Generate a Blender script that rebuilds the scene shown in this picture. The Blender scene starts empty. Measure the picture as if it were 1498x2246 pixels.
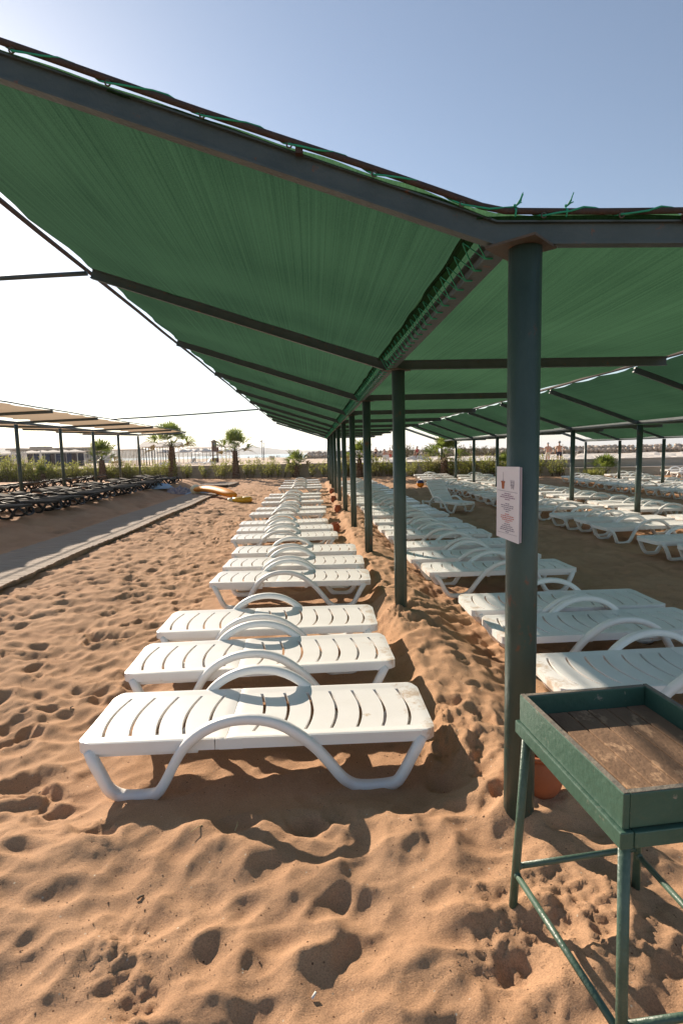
import bpy, math, random
import numpy as np
from mathutils import Vector, Matrix, Euler
from math import sin, cos, pi, radians, sqrt

R = random.Random(11)
C = bpy.context.scene.collection
scene = bpy.context.scene
H = 1.75                      # eye height above the sand at the posts
ORD = ['first', 'second', 'third', 'fourth', 'fifth', 'sixth', 'seventh', 'eighth', 'ninth', 'tenth', 'eleventh', 'twelfth',
       'thirteenth', 'fourteenth', 'fifteenth', 'sixteenth', 'seventeenth', 'eighteenth', 'nineteenth', 'twentieth',
       'twenty-first', 'twenty-second', 'twenty-third', 'twenty-fourth', 'twenty-fifth', 'twenty-sixth', 'twenty-seventh',
       'twenty-eighth', 'twenty-ninth', 'thirtieth', 'thirty-first', 'thirty-second', 'thirty-third', 'thirty-fourth']

# ------------------------------------------------------------------ materials
def _new(name):
    m = bpy.data.materials.new(name); m.use_nodes = True
    nt = m.node_tree; nt.nodes.clear()
    return m, nt, nt.nodes, nt.links

def N(nodes, kind, **kw):
    n = nodes.new(kind)
    for k, v in kw.items():
        if k in n.inputs: n.inputs[k].default_value = v
        else: setattr(n, k, v)
    return n

def ramp(nodes, stops):
    r = nodes.new('ShaderNodeValToRGB'); e = r.color_ramp.elements
    e[0].position, e[0].color = stops[0][0], (*stops[0][1], 1)
    e[1].position, e[1].color = stops[-1][0], (*stops[-1][1], 1)
    for p, c in stops[1:-1]:
        x = e.new(p); x.color = (*c, 1)
    return r

def mat(name, c1, c2=None, scale=6., rough=.6, metal=0., bump=0., bscale=60., spots=None, spot_scale=9., spot_at=.62,
        translucent=0., detail=6., spec=.5, rvar=.0, stretch=None, vary=False, smudge=None):
    """Principled with a noise blend c1-c2, optional spots (rust, dirt) and bump."""
    m, nt, nd, lk = _new(name)
    out = N(nd, 'ShaderNodeOutputMaterial'); p = N(nd, 'ShaderNodeBsdfPrincipled', Roughness=rough, Metallic=metal)
    p.inputs['Specular IOR Level'].default_value = spec
    tc = N(nd, 'ShaderNodeTexCoord'); src = tc.outputs['Object']
    if vary:
        oi = N(nd, 'ShaderNodeObjectInfo'); ml = N(nd, 'ShaderNodeMath', operation='MULTIPLY'); lk.new(oi.outputs['Random'], ml.inputs[0]); ml.inputs[1].default_value = 37.
        va = N(nd, 'ShaderNodeVectorMath', operation='ADD'); lk.new(src, va.inputs[0]); lk.new(ml.outputs[0], va.inputs[1]); src = va.outputs[0]
    if stretch:
        mp = N(nd, 'ShaderNodeMapping'); mp.inputs['Scale'].default_value = stretch
        lk.new(src, mp.inputs['Vector']); src = mp.outputs['Vector']
    nz = N(nd, 'ShaderNodeTexNoise', Scale=scale, Detail=detail, Roughness=.6); lk.new(src, nz.inputs['Vector'])
    r = ramp(nd, [(.3, c1), (.7, c2 or c1)]); lk.new(nz.outputs['Fac'], r.inputs['Fac'])
    col = r.outputs['Color']
    if spots:
        n2 = N(nd, 'ShaderNodeTexNoise', Scale=spot_scale, Detail=8., Roughness=.7); lk.new(src, n2.inputs['Vector'])
        r2 = ramp(nd, [(spot_at, (0, 0, 0)), (spot_at + .06, (1, 1, 1))]); lk.new(n2.outputs['Fac'], r2.inputs['Fac'])
        mx = N(nd, 'ShaderNodeMix', data_type='RGBA'); lk.new(r2.outputs['Color'], mx.inputs['Factor'])
        lk.new(col, mx.inputs['A']); mx.inputs['B'].default_value = (*spots, 1); col = mx.outputs['Result']
    if smudge:      # sand left by feet at the foot end
        sx = N(nd, 'ShaderNodeSeparateXYZ'); lk.new(tc.outputs['Object'], sx.inputs[0])
        mr2 = N(nd, 'ShaderNodeMapRange'); lk.new(sx.outputs[0], mr2.inputs['Value']); mr2.inputs['From Min'].default_value = 1.35; mr2.inputs['From Max'].default_value = 1.95; mr2.inputs['To Min'].default_value = -.42; mr2.inputs['To Max'].default_value = .06
        n4 = N(nd, 'ShaderNodeTexNoise', Scale=6.5, Detail=9., Roughness=.75); lk.new(src, n4.inputs['Vector'])
        ad = N(nd, 'ShaderNodeMath', operation='ADD'); lk.new(n4.outputs['Fac'], ad.inputs[0]); lk.new(mr2.outputs[0], ad.inputs[1])
        r4 = ramp(nd, [(.54, (0, 0, 0)), (.68, (.75, .75, .75))]); lk.new(ad.outputs[0], r4.inputs['Fac'])
        m4 = N(nd, 'ShaderNodeMix', data_type='RGBA'); lk.new(r4.outputs['Color'], m4.inputs['Factor']); lk.new(col, m4.inputs['A']); m4.inputs['B'].default_value = (*smudge, 1); col = m4.outputs['Result']
    lk.new(col, p.inputs['Base Color'])
    if rvar:
        mr = N(nd, 'ShaderNodeMapRange'); mr.inputs['To Min'].default_value = rough - rvar; mr.inputs['To Max'].default_value = rough + rvar
        lk.new(nz.outputs['Fac'], mr.inputs['Value']); lk.new(mr.outputs['Result'], p.inputs['Roughness'])
    if bump:
        nb = N(nd, 'ShaderNodeTexNoise', Scale=bscale, Detail=5.); lk.new(src, nb.inputs['Vector'])
        b = N(nd, 'ShaderNodeBump', Strength=bump, Distance=.02); lk.new(nb.outputs['Fac'], b.inputs['Height'])
        lk.new(b.outputs['Normal'], p.inputs['Normal'])
    sh = p.outputs['BSDF']
    if translucent:
        t = N(nd, 'ShaderNodeBsdfTranslucent'); lk.new(col, t.inputs['Color'])
        ms = N(nd, 'ShaderNodeMixShader', Fac=translucent); lk.new(sh, ms.inputs[1]); lk.new(t.outputs[0], ms.inputs[2]); sh = ms.outputs[0]
    lk.new(sh, out.inputs['Surface'])
    return m

def cloth_mat(name, dark, light, trans_d, trans_l, frac=.6, holes=(), see=.006):
    """Knitted shade net: fine lines along Y, a diffuse side and a translucent side, a few worn holes."""
    m, nt, nd, lk = _new(name)
    out = N(nd, 'ShaderNodeOutputMaterial'); geo = N(nd, 'ShaderNodeNewGeometry')
    mp = N(nd, 'ShaderNodeMapping'); mp.inputs['Scale'].default_value = (75, .22, 1); lk.new(geo.outputs['Position'], mp.inputs['Vector'])
    n1 = N(nd, 'ShaderNodeTexNoise', Scale=1., Detail=5., Roughness=.75); lk.new(mp.outputs[0], n1.inputs['Vector'])
    mp2 = N(nd, 'ShaderNodeMapping'); mp2.inputs['Scale'].default_value = (120, 120, 120); lk.new(geo.outputs['Position'], mp2.inputs['Vector'])
    n2 = N(nd, 'ShaderNodeTexNoise', Scale=1.5, Detail=2.); lk.new(mp2.outputs[0], n2.inputs['Vector'])
    n3 = N(nd, 'ShaderNodeTexNoise', Scale=.7, Detail=3.); lk.new(geo.outputs['Position'], n3.inputs['Vector'])
    a = N(nd, 'ShaderNodeMath', operation='MULTIPLY_ADD'); lk.new(n2.outputs['Fac'], a.inputs[0]); a.inputs[1].default_value = .62; lk.new(n1.outputs['Fac'], a.inputs[2])
    a2 = N(nd, 'ShaderNodeMath', operation='MULTIPLY_ADD'); lk.new(n3.outputs['Fac'], a2.inputs[0]); a2.inputs[1].default_value = .62; lk.new(a.outputs[0], a2.inputs[2])
    r1 = ramp(nd, [(.52, dark), (1.0, light)]); r2 = ramp(nd, [(.52, trans_d), (1.0, trans_l)])
    sub = N(nd, 'ShaderNodeMath', operation='SUBTRACT'); lk.new(a2.outputs[0], sub.inputs[0]); sub.inputs[1].default_value = .28
    lk.new(sub.outputs[0], r1.inputs['Fac']); lk.new(sub.outputs[0], r2.inputs['Fac'])
    d = N(nd, 'ShaderNodeBsdfDiffuse', Roughness=.8); lk.new(r1.outputs[0], d.inputs['Color'])
    t = N(nd, 'ShaderNodeBsdfTranslucent'); lk.new(r2.outputs[0], t.inputs['Color'])
    b = N(nd, 'ShaderNodeBump', Strength=.35, Distance=.01); lk.new(n1.outputs['Fac'], b.inputs['Height'])
    lk.new(b.outputs[0], d.inputs['Normal'])
    ms = N(nd, 'ShaderNodeMixShader', Fac=frac); lk.new(d.outputs[0], ms.inputs[1]); lk.new(t.outputs[0], ms.inputs[2])
    tr = N(nd, 'ShaderNodeBsdfTransparent')
    val = None
    for (x, y, z, rad) in holes:
        ds = N(nd, 'ShaderNodeVectorMath', operation='DISTANCE'); lk.new(geo.outputs['Position'], ds.inputs[0]); ds.inputs[1].default_value = (x, y, z)
        lt = N(nd, 'ShaderNodeMath', operation='LESS_THAN'); lk.new(ds.outputs['Value'], lt.inputs[0]); lt.inputs[1].default_value = rad
        if val is None: val = lt.outputs[0]
        else:
            ad = N(nd, 'ShaderNodeMath', operation='MAXIMUM'); lk.new(val, ad.inputs[0]); lk.new(lt.outputs[0], ad.inputs[1]); val = ad.outputs[0]
    mh = N(nd, 'ShaderNodeMixShader', Fac=see); lk.new(ms.outputs[0], mh.inputs[1]); lk.new(tr.outputs[0], mh.inputs[2])
    if val is not None:
        mx = N(nd, 'ShaderNodeMath', operation='MAXIMUM'); lk.new(val, mx.inputs[0]); mx.inputs[1].default_value = see
        lk.new(mx.outputs[0], mh.inputs['Fac'])
    lk.new(mh.outputs[0], out.inputs['Surface'])
    return m

def sand_mat():
    m, nt, nd, lk = _new('sand')
    out = N(nd, 'ShaderNodeOutputMaterial'); p = N(nd, 'ShaderNodeBsdfPrincipled', Roughness=.95)
    p.inputs['Specular IOR Level'].default_value = .15
    g = N(nd, 'ShaderNodeNewGeometry')
    n1 = N(nd, 'ShaderNodeTexNoise', Scale=1.3, Detail=6., Roughness=.6); lk.new(g.outputs['Position'], n1.inputs['Vector'])
    r1 = ramp(nd, [(.3, (.43, .250, .146)), (.5, (.495, .296, .174)), (.72, (.55, .337, .205))]); lk.new(n1.outputs['Fac'], r1.inputs['Fac'])
    n2 = N(nd, 'ShaderNodeTexNoise', Scale=170., Detail=4., Roughness=.85); lk.new(g.outputs['Position'], n2.inputs['Vector'])
    r2 = ramp(nd, [(.28, (.42, .39, .36)), (.5, (1, 1, 1)), (.75, (1.4, 1.37, 1.33))]); lk.new(n2.outputs['Fac'], r2.inputs['Fac'])
    mx = N(nd, 'ShaderNodeMix', data_type='RGBA', blend_type='MULTIPLY'); mx.inputs['Factor'].default_value = .85
    lk.new(r1.outputs[0], mx.inputs['A']); lk.new(r2.outputs[0], mx.inputs['B'])
    # dark and pale grains
    v = N(nd, 'ShaderNodeTexVoronoi', Scale=75.); lk.new(g.outputs['Position'], v.inputs['Vector'])
    sepv = N(nd, 'ShaderNodeSeparateColor'); lk.new(v.outputs['Color'], sepv.inputs['Color'])
    gt = N(nd, 'ShaderNodeMath', operation='GREATER_THAN'); lk.new(sepv.outputs[0], gt.inputs[0]); gt.inputs[1].default_value = .965
    lt = N(nd, 'ShaderNodeMath', operation='LESS_THAN'); lk.new(v.outputs['Distance'], lt.inputs[0]); lt.inputs[1].default_value = .3
    an = N(nd, 'ShaderNodeMath', operation='MULTIPLY'); lk.new(gt.outputs[0], an.inputs[0]); lk.new(lt.outputs[0], an.inputs[1])
    r3 = ramp(nd, [(.0, (.10, .055, .03)), (.6, (.22, .12, .07)), (1., (.75, .65, .5))]); lk.new(sepv.outputs[1], r3.inputs['Fac'])
    mx2 = N(nd, 'ShaderNodeMix', data_type='RGBA'); lk.new(an.outputs[0], mx2.inputs['Factor']); lk.new(mx.outputs['Result'], mx2.inputs['A']); lk.new(r3.outputs[0], mx2.inputs['B'])
    lk.new(mx2.outputs['Result'], p.inputs['Base Color'])
    n3 = N(nd, 'ShaderNodeTexNoise', Scale=55., Detail=6., Roughness=.75); lk.new(g.outputs['Position'], n3.inputs['Vector'])
    b1 = N(nd, 'ShaderNodeBump', Strength=.55, Distance=.012); lk.new(n3.outputs['Fac'], b1.inputs['Height'])
    b2 = N(nd, 'ShaderNodeBump', Strength=.6, Distance=.007); lk.new(n2.outputs['Fac'], b2.inputs['Height']); lk.new(b1.outputs[0], b2.inputs['Normal'])
    lk.new(b2.outputs[0], p.inputs['Normal'])
    lk.new(p.outputs[0], out.inputs['Surface'])
    return m

def emit_none(): pass

M = {}
M['sand'] = sand_mat()
M['white'] = mat('white_plastic', (.86, .845, .81), (.80, .78, .74), scale=4, rough=.38, bump=.03, bscale=120, spots=(.60, .47, .32), spot_scale=4.5, spot_at=.66, vary=True, smudge=(.52, .36, .22))
M['white2'] = mat('white_plastic_clean', (.86, .85, .82), (.82, .805, .77), scale=3, rough=.4, bump=.03, bscale=120, spots=(.6, .48, .35), spot_scale=7, spot_at=.69, vary=True)
M['post'] = mat('green_grey_paint', (.030, .055, .045), (.052, .082, .066), scale=5, rough=.42, bump=.16, bscale=40, spots=(.13, .06, .035), spot_scale=10, spot_at=.605, stretch=(1, 1, .55), rvar=.1)
M['beam'] = mat('grey_green_steel', (.034, .052, .054), (.055, .075, .076), scale=6, rough=.5, bump=.15, bscale=50, spots=(.13, .055, .03), spot_scale=13, spot_at=.62)
M['rust'] = mat('rusted_steel', (.062, .036, .027), (.035, .026, .022), scale=30, rough=.8, bump=.4, bscale=120)
M['plate'] = mat('rusty_plate', (.085, .06, .04), (.05, .052, .042), scale=12, rough=.65, bump=.2, bscale=80, spots=(.12, .055, .03), spot_scale=9, spot_at=.58)
M['cord'] = mat('green_cord', (.01, .30, .17), (.01, .22, .12), scale=40, rough=.6)
M['greenpaint'] = mat('green_wood_paint', (.036, .088, .060), (.056, .122, .088), scale=4, rough=.45, bump=.14, bscale=45, spots=(.28, .25, .20), spot_scale=18, spot_at=.63)
M['greenpipe'] = mat('green_pipe_paint', (.045, .095, .065), (.085, .135, .10), scale=14, rough=.4, bump=.2, bscale=70, spots=(.22, .18, .13), spot_scale=16, spot_at=.66)
M['woodedge'] = mat('worn_wood_edge', (.13, .12, .10), (.24, .20, .15), scale=18, rough=.8, bump=.3, bscale=60)
M['plank'] = mat('sandy_plank', (.17, .098, .055), (.27, .16, .09), scale=5, rough=.9, bump=.25, bscale=60, spots=(.40, .245, .14), spot_scale=9, spot_at=.55, stretch=(1.6, .9, 1))
M['deck'] = mat('weathered_deck', (.24, .18, .13), (.40, .315, .24), scale=2.2, rough=.85, bump=.4, bscale=30, stretch=(1, 9, 8), spots=(.44, .28, .175), spot_scale=1.1, spot_at=.60)
M['terracotta'] = mat('terracotta', (.42, .125, .045), (.34, .10, .04), scale=7, rough=.75, bump=.15, bscale=60, spots=(.45, .27, .16), spot_scale=6, spot_at=.66)
M['paper'] = mat('laminated_paper', (.78, .74, .76), (.72, .68, .70), scale=3, rough=.35)
M['paper_edge'] = mat('stacked_sheets', (.55, .45, .47), (.35, .27, .29), scale=14, rough=.6, stretch=(40, 40, 1))
M['ink'] = mat('dark_ink', (.20, .18, .24), (.28, .24, .30), scale=40, rough=.6)
M['redink'] = mat('red_ink', (.50, .12, .10), (.58, .22, .18), scale=40, rough=.6)
M['purpleink'] = mat('purple_ink', (.22, .10, .19), (.30, .16, .26), scale=40, rough=.6)
M['black'] = mat('black_resin', (.012, .012, .011), (.022, .021, .019), scale=5, rough=.5, bump=.05, spec=.25)
M['pad'] = mat('grey_sling', (.085, .08, .07), (.12, .112, .097), scale=3, rough=.9, bump=.2, bscale=150, spec=.1)
M['orange'] = mat('orange_plastic', (.80, .29, .010), (.74, .25, .008), scale=3, rough=.55, spec=.2)
M['yellow'] = mat('yellow_vinyl', (.80, .47, .02), (.74, .40, .02), scale=4, rough=.35)
M['cream'] = mat('cream_vinyl', (.82, .74, .50), (.78, .68, .42), scale=4, rough=.4)
M['towel'] = mat('pale_blue_towel', (.30, .46, .62), (.44, .58, .72), scale=7, rough=.95, bump=.6, bscale=140)
M['bag'] = mat('mottled_fabric', (.10, .10, .22), (.52, .46, .40), scale=13, rough=.9, bump=.5, bscale=60)
M['concrete'] = mat('wall_concrete', (.40, .335, .275), (.54, .46, .38), scale=1.2, rough=.9, bump=.4, bscale=14, spots=(.30, .25, .205), spot_scale=2.5, spot_at=.6, stretch=(.6, .6, 5))
M['pebble'] = mat('pale_pebbles', (.46, .40, .33), (.78, .71, .62), scale=5, rough=.9, bump=.9, bscale=6)
M['farsand'] = mat('far_beach_sand', (.50, .37, .26), (.60, .46, .33), scale=.25, rough=.95, bump=.3, bscale=3)
M['rock'] = mat('breakwater_stone', (.36, .28, .215), (.56, .46, .36), scale=1.6, rough=.9, bump=.7, bscale=5, spots=(.64, .55, .45), spot_scale=2.2, spot_at=.6)
M['trunk'] = mat('palm_fibre', (.10, .058, .036), (.20, .125, .08), scale=9, rough=.95, bump=.8, bscale=30, stretch=(1, 1, 2))
M['frond'] = mat('palm_frond', (.105, .155, .03), (.23, .265, .05), scale=2.5, rough=.5, translucent=.5)
M['deadfrond'] = mat('dry_frond', (.20, .15, .06), (.28, .21, .09), scale=4, rough=.8, translucent=.25)
M['leaf'] = mat('oleander_leaf', (.22, .25, .055), (.42, .40, .11), scale=3., rough=.5, translucent=.55)
M['twig'] = mat('twig', (.11, .075, .045), (.17, .12, .075), scale=20, rough=.9)
M['scrub'] = mat('dry_scrub', (.12, .115, .05), (.20, .165, .085), scale=2, rough=.9, translucent=.25)
M['tower'] = mat('brown_timber', (.085, .045, .03), (.14, .075, .05), scale=4, rough=.8, stretch=(5, 5, 1))
M['thatch'] = mat('pale_canvas_roof', (.62, .54, .45), (.74, .66, .56), scale=.8, rough=.9)
M['bamboo'] = mat('bamboo_pole', (.34, .27, .19), (.48, .39, .29), scale=3, rough=.7)
M['darkpole'] = mat('dark_pole', (.05, .045, .042), (.09, .08, .07), scale=3, rough=.6)
M['navy'] = mat('navy_curtain', (.035, .042, .085), (.06, .07, .12), scale=3, rough=.9, stretch=(6, 6, 1))
M['brownshade'] = mat('brown_curtain', (.10, .065, .055), (.15, .10, .085), scale=3, rough=.9, stretch=(6, 6, 1))
M['canvas'] = mat('white_canvas', (.76, .72, .66), (.70, .65, .59), scale=2, rough=.85, translucent=.3)
M['hotelwall'] = mat('pale_render', (.52, .47, .43), (.60, .55, .50), scale=.3, rough=.9)
M['glass'] = mat('dark_glass', (.07, .09, .11), (.10, .12, .14), scale=.5, rough=.12)
M['hill'] = mat('scrubby_hills', (.10, .10, .07), (.20, .17, .12), scale=.01, rough=1.)
M['skin'] = mat('skin_tanned', (.42, .20, .115), (.46, .23, .135), scale=8, rough=.55)
M['skin2'] = mat('skin_sunburnt', (.48, .235, .15), (.52, .27, .18), scale=8, rough=.55)
M['darkhair'] = mat('dark_hair', (.03, .02, .015), (.05, .035, .025), scale=30, rough=.7)
M['greyhair'] = mat('grey_hair', (.30, .27, .24), (.40, .36, .32), scale=30, rough=.7)
M['navyshorts'] = mat('dark_shorts', (.02, .02, .035), (.035, .03, .05), scale=9, rough=.85)
M['paleshorts'] = mat('pale_shorts', (.55, .48, .36), (.62, .55, .42), scale=9, rough=.85)
M['redcloth'] = mat('red_cloth', (.42, .06, .05), (.34, .05, .04), scale=9, rough=.85)
M['blueprint'] = mat('blue_print', (.30, .38, .55), (.78, .78, .80), scale=14, rough=.6)
M['lampglass'] = mat('lamp_glass', (.45, .45, .43), (.5, .5, .48), scale=5, rough=.3)
M['ballblue'] = mat('ball_blue', (.02, .04, .14), (.03, .05, .17), scale=4, rough=.3)
M['straw'] = mat('straw', (.55, .42, .22), (.48, .36, .18), scale=20, rough=.8)
M['crumb'] = mat('sand_crumb', (.20, .115, .065), (.55, .40, .27), scale=90, rough=.95, detail=2)
M['butt'] = mat('white_paper_scrap', (.8, .76, .7), (.75, .7, .62), scale=20, rough=.8)
M['green_cloth'] = cloth_mat('green_shade_net', (.019, .052, .026), (.041, .097, .052), (.025, .068, .031), (.064, .150, .071), frac=.60,
                             holes=[(-1.27, 4.55, 3.29, .016), (-.65, 4.6, 3.10, .009), (-.55, 5.05, 3.06, .006), (-.72, 4.95, 3.12, .006), (1.9, 8.2, 2.72, .02), (2.2, 8.3, 2.72, .012)])
M['tan_cloth'] = cloth_mat('tan_shade_net', (.42, .31, .19), (.52, .39, .25), (.52, .38, .24), (.64, .48, .32), frac=.5, see=.012)

def sea_mat():
    m, nt, nd, lk = _new('sea_water')
    out = N(nd, 'ShaderNodeOutputMaterial'); p = N(nd, 'ShaderNodeBsdfPrincipled', Roughness=.18); p.inputs['Base Color'].default_value = (.10, .22, .27, 1)
    g = N(nd, 'ShaderNodeNewGeometry'); mp = N(nd, 'ShaderNodeMapping'); mp.inputs['Scale'].default_value = (.35, .9, 1); lk.new(g.outputs['Position'], mp.inputs['Vector'])
    n = N(nd, 'ShaderNodeTexNoise', Scale=1., Detail=4.); lk.new(mp.outputs[0], n.inputs['Vector'])
    b = N(nd, 'ShaderNodeBump', Strength=.5, Distance=.25); lk.new(n.outputs['Fac'], b.inputs['Height']); lk.new(b.outputs[0], p.inputs['Normal'])
    lk.new(p.outputs[0], out.inputs['Surface']); return m
M['sea'] = sea_mat()

# ------------------------------------------------------------------ object helpers
def tag(o, label=None, cat=None, group=None, kind=None):
    if label: o['label'] = label
    if cat: o['category'] = cat
    if group: o['group'] = group
    if kind: o['kind'] = kind
    return o

def empty(name, loc=(0, 0, 0), rz=0., label=None, cat=None, group=None):
    o = bpy.data.objects.new(name, None); C.objects.link(o)
    o.location = loc; o.rotation_euler = (0, 0, rz); o.empty_display_size = .1
    return tag(o, label, cat, group)

class MB:
    """Collects shapes and links them as one mesh object."""
    def __init__(s): s.v = []; s.f = []; s.sm = []
    def add(s, vs, fs, smooth=False):
        b = len(s.v); s.v.extend([tuple(map(float, p)) for p in vs]); s.f.extend([tuple(b + i for i in f) for f in fs]); s.sm.extend([smooth] * len(fs)); return s
    def box(s, c, d, rz=0., m=None):
        hx, hy, hz = d[0] / 2, d[1] / 2, d[2] / 2
        vs = [Vector((x, y, z)) for z in (-hz, hz) for x, y in ((-hx, -hy), (hx, -hy), (hx, hy), (-hx, hy))]
        mt = m if m is not None else Matrix.Rotation(rz, 3, 'Z')
        vs = [mt @ v + Vector(c) for v in vs]
        return s.add(vs, [(3, 2, 1, 0), (4, 5, 6, 7), (0, 1, 5, 4), (1, 2, 6, 5), (2, 3, 7, 6), (3, 0, 4, 7)])
    def sweep(s, path, prof, up=(0, 0, 1), smooth=True, caps=True, scales=None, closed=False):
        """prof: list of (a, b), a along side = tangent x up, b along the normal in the plane of up."""
        P = [Vector(p) for p in path]; n = len(P); k = len(prof); up = Vector(up); vs = []
        for i in range(n):
            if closed: t = (P[(i + 1) % n] - P[i - 1]).normalized(); mit = 1.
            else:
                t1 = (P[i] - P[i - 1]).normalized() if i else (P[1] - P[0]).normalized()
                t2 = (P[i + 1] - P[i]).normalized() if i < n - 1 else t1
                t = (t1 + t2).normalized(); mit = 1 / max(.5, t.dot(t1))
            side = t.cross(up)
            if side.length < 1e-5: side = t.cross(Vector((0, 1, 0)))
            side.normalize(); nrm = side.cross(t).normalized(); sc = scales[i] if scales else 1.
            bend = (t2 - t1) if (not closed and 0 < i < n - 1) else Vector(); ka = kb = 1.
            if bend.length > 1e-6: bend.normalize(); ka = 1 + (mit - 1) * side.dot(bend) ** 2; kb = 1 + (mit - 1) * nrm.dot(bend) ** 2
            for a, b in prof: vs.append(P[i] + side * a * sc * ka + nrm * b * sc * kb)
        fs = []
        for i in range(n if closed else n - 1):
            for j in range(k):
                i2 = (i + 1) % n
                fs.append((i * k + j, i * k + (j + 1) % k, i2 * k + (j + 1) % k, i2 * k + j))
        s.add(vs, fs, smooth)
        if caps and not closed:
            b = len(s.v) - n * k
            s.f.append(tuple(b + j for j in reversed(range(k)))); s.f.append(tuple(b + (n - 1) * k + j for j in range(k))); s.sm += [False, False]
        return s
    def tube(s, path, r, n=8, up=(0, 0, 1), scales=None, closed=False):
        return s.sweep(path, [(r * cos(2 * pi * j / n), r * sin(2 * pi * j / n)) for j in range(n)], up, True, True, scales, closed)
    def cyl(s, p0, p1, r0, r1=None, n=12):
        p0, p1 = Vector(p0), Vector(p1); r1 = r0 if r1 is None else r1
        up = (0, 0, 1) if abs((p1 - p0).normalized().z) < .95 else (0, 1, 0)
        return s.tube([p0, p1], 1., n, up, [r0, r1])
    def lathe(s, prof, n=24, c=(0, 0, 0)):
        vs = []; m = len(prof)
        for j in range(n):
            a = 2 * pi * j / n
            for r, z in prof: vs.append((c[0] + r * cos(a), c[1] + r * sin(a), c[2] + z))
        fs = [(j * m + i, ((j + 1) % n) * m + i, ((j + 1) % n) * m + i + 1, j * m + i + 1) for j in range(n) for i in range(m - 1)]
        return s.add(vs, fs, True)
    def ball(s, c, r, nu=14, nv=9, sq=(1, 1, 1)):
        vs = []; fs = []
        for i in range(nv + 1):
            t = pi * i / nv
            for j in range(nu):
                a = 2 * pi * j / nu
                vs.append((c[0] + r * sq[0] * sin(t) * cos(a), c[1] + r * sq[1] * sin(t) * sin(a), c[2] + r * sq[2] * cos(t)))
        for i in range(nv):
            for j in range(nu): fs.append((i * nu + j, (i + 1) * nu + j, (i + 1) * nu + (j + 1) % nu, i * nu + (j + 1) % nu))
        return s.add(vs, fs, True)
    def mesh(s, name, material):
        me = bpy.data.meshes.new(name); me.from_pydata(s.v, [], s.f)
        me.polygons.foreach_set('use_smooth', s.sm); me.materials.append(material); me.update(); return me
    def build(s, name, material, parent=None, loc=None, rz=None):
        o = bpy.data.objects.new(name, s.mesh(name, material)); C.objects.link(o)
        if parent is not None: o.parent = parent
        if loc is not None: o.location = loc
        if rz is not None: o.rotation_euler = (0, 0, rz)
        return o

def bevel_bake(o, width=.005, seg=2, angle=35):
    b = o.modifiers.new('b', 'BEVEL'); b.width = width; b.segments = seg; b.limit_method = 'ANGLE'; b.angle_limit = radians(angle)
    dg = bpy.context.evaluated_depsgraph_get(); dg.update()
    me = bpy.data.meshes.new_from_object(o.evaluated_get(dg)); o.modifiers.clear(); old = o.data; o.data = me; me.name = old.name
    return o

def copy_thing(o, loc, rz, label=None, group=None, scale=None):
    c = o.copy(); C.objects.link(c); c.location = loc; c.rotation_euler = (0, 0, rz)
    if scale is not None: c.scale = (scale,) * 3 if not hasattr(scale, '__len__') else scale
    if label: c['label'] = label
    if group: c['group'] = group
    for ch in list(o.children):
        d = ch.copy(); C.objects.link(d); d.parent = c
        for g in list(ch.children):
            e = g.copy(); C.objects.link(e); e.parent = d
    return c

# ------------------------------------------------------------------ camera
F_PX, PITCH, ROLL, YAW = 1204., radians(6.227), radians(-1.370), radians(2.807)
def cam_axes():
    fwd = Vector((sin(YAW) * cos(PITCH), cos(YAW) * cos(PITCH), -sin(PITCH)))
    right = Vector((cos(YAW), -sin(YAW), 0)); up = right.cross(fwd)
    r = right * cos(ROLL) + up * sin(ROLL); u = -right * sin(ROLL) + up * cos(ROLL)
    return r, u, fwd
cam = bpy.data.cameras.new('camera'); co = bpy.data.objects.new('camera', cam); C.objects.link(co)
r_, u_, f_ = cam_axes()
mw = Matrix(((r_.x, u_.x, -f_.x, 0), (r_.y, u_.y, -f_.y, 0), (r_.z, u_.z, -f_.z, H), (0, 0, 0, 1)))
co.matrix_world = mw
cam.sensor_fit = 'VERTICAL'; cam.sensor_height = 36.; cam.sensor_width = 24.; cam.lens = F_PX / 2246 * 36
cam.clip_start = .05; cam.clip_end = 30000
scene.camera = co

def at(x, y, z=None, Y=None):
    """World point seen at photo pixel (x, y), on height z or at depth Y (for measuring where things stand)."""
    d = (x - 749) / F_PX * r_ - (y - 1123) / F_PX * u_ + f_
    t = (z - H) / d.z if z is not None else Y / d.y
    return Vector((0, 0, H)) + d * t

# ------------------------------------------------------------------ light and sky
SUN_AZ, SUN_EL = radians(-32.5), radians(25.0)      # azimuth from +Y, negative to the left
w = bpy.data.worlds.new('World'); scene.world = w; w.use_nodes = True
nt = w.node_tree; nt.nodes.clear()
sky = nt.nodes.new('ShaderNodeTexSky'); sky.sky_type = 'NISHITA'; sky.sun_disc = False
sky.sun_elevation = SUN_EL; sky.sun_rotation = SUN_AZ; sky.air_density = 1.0; sky.dust_density = .3; sky.ozone_density = 1.2; sky.altitude = 0
bg = nt.nodes.new('ShaderNodeBackground'); bg.inputs['Strength'].default_value = .088
wo = nt.nodes.new('ShaderNodeOutputWorld'); hs = nt.nodes.new('ShaderNodeHueSaturation'); hs.inputs['Saturation'].default_value = .86; nt.links.new(sky.outputs[0], hs.inputs['Color']); nt.links.new(hs.outputs[0], bg.inputs[0]); nt.links.new(bg.outputs[0], wo.inputs[0])
sl = bpy.data.lights.new('sun', 'SUN'); sl.energy = 5.0; sl.angle = radians(.53); sl.color = (1., .86, .70)
so = bpy.data.objects.new('sun', sl); C.objects.link(so)
sd = Vector((sin(SUN_AZ) * cos(SUN_EL), cos(SUN_AZ) * cos(SUN_EL), sin(SUN_EL)))
so.rotation_euler = sd.to_track_quat('Z', 'Y').to_euler(); so.location = (-20, 30, 20)
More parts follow.
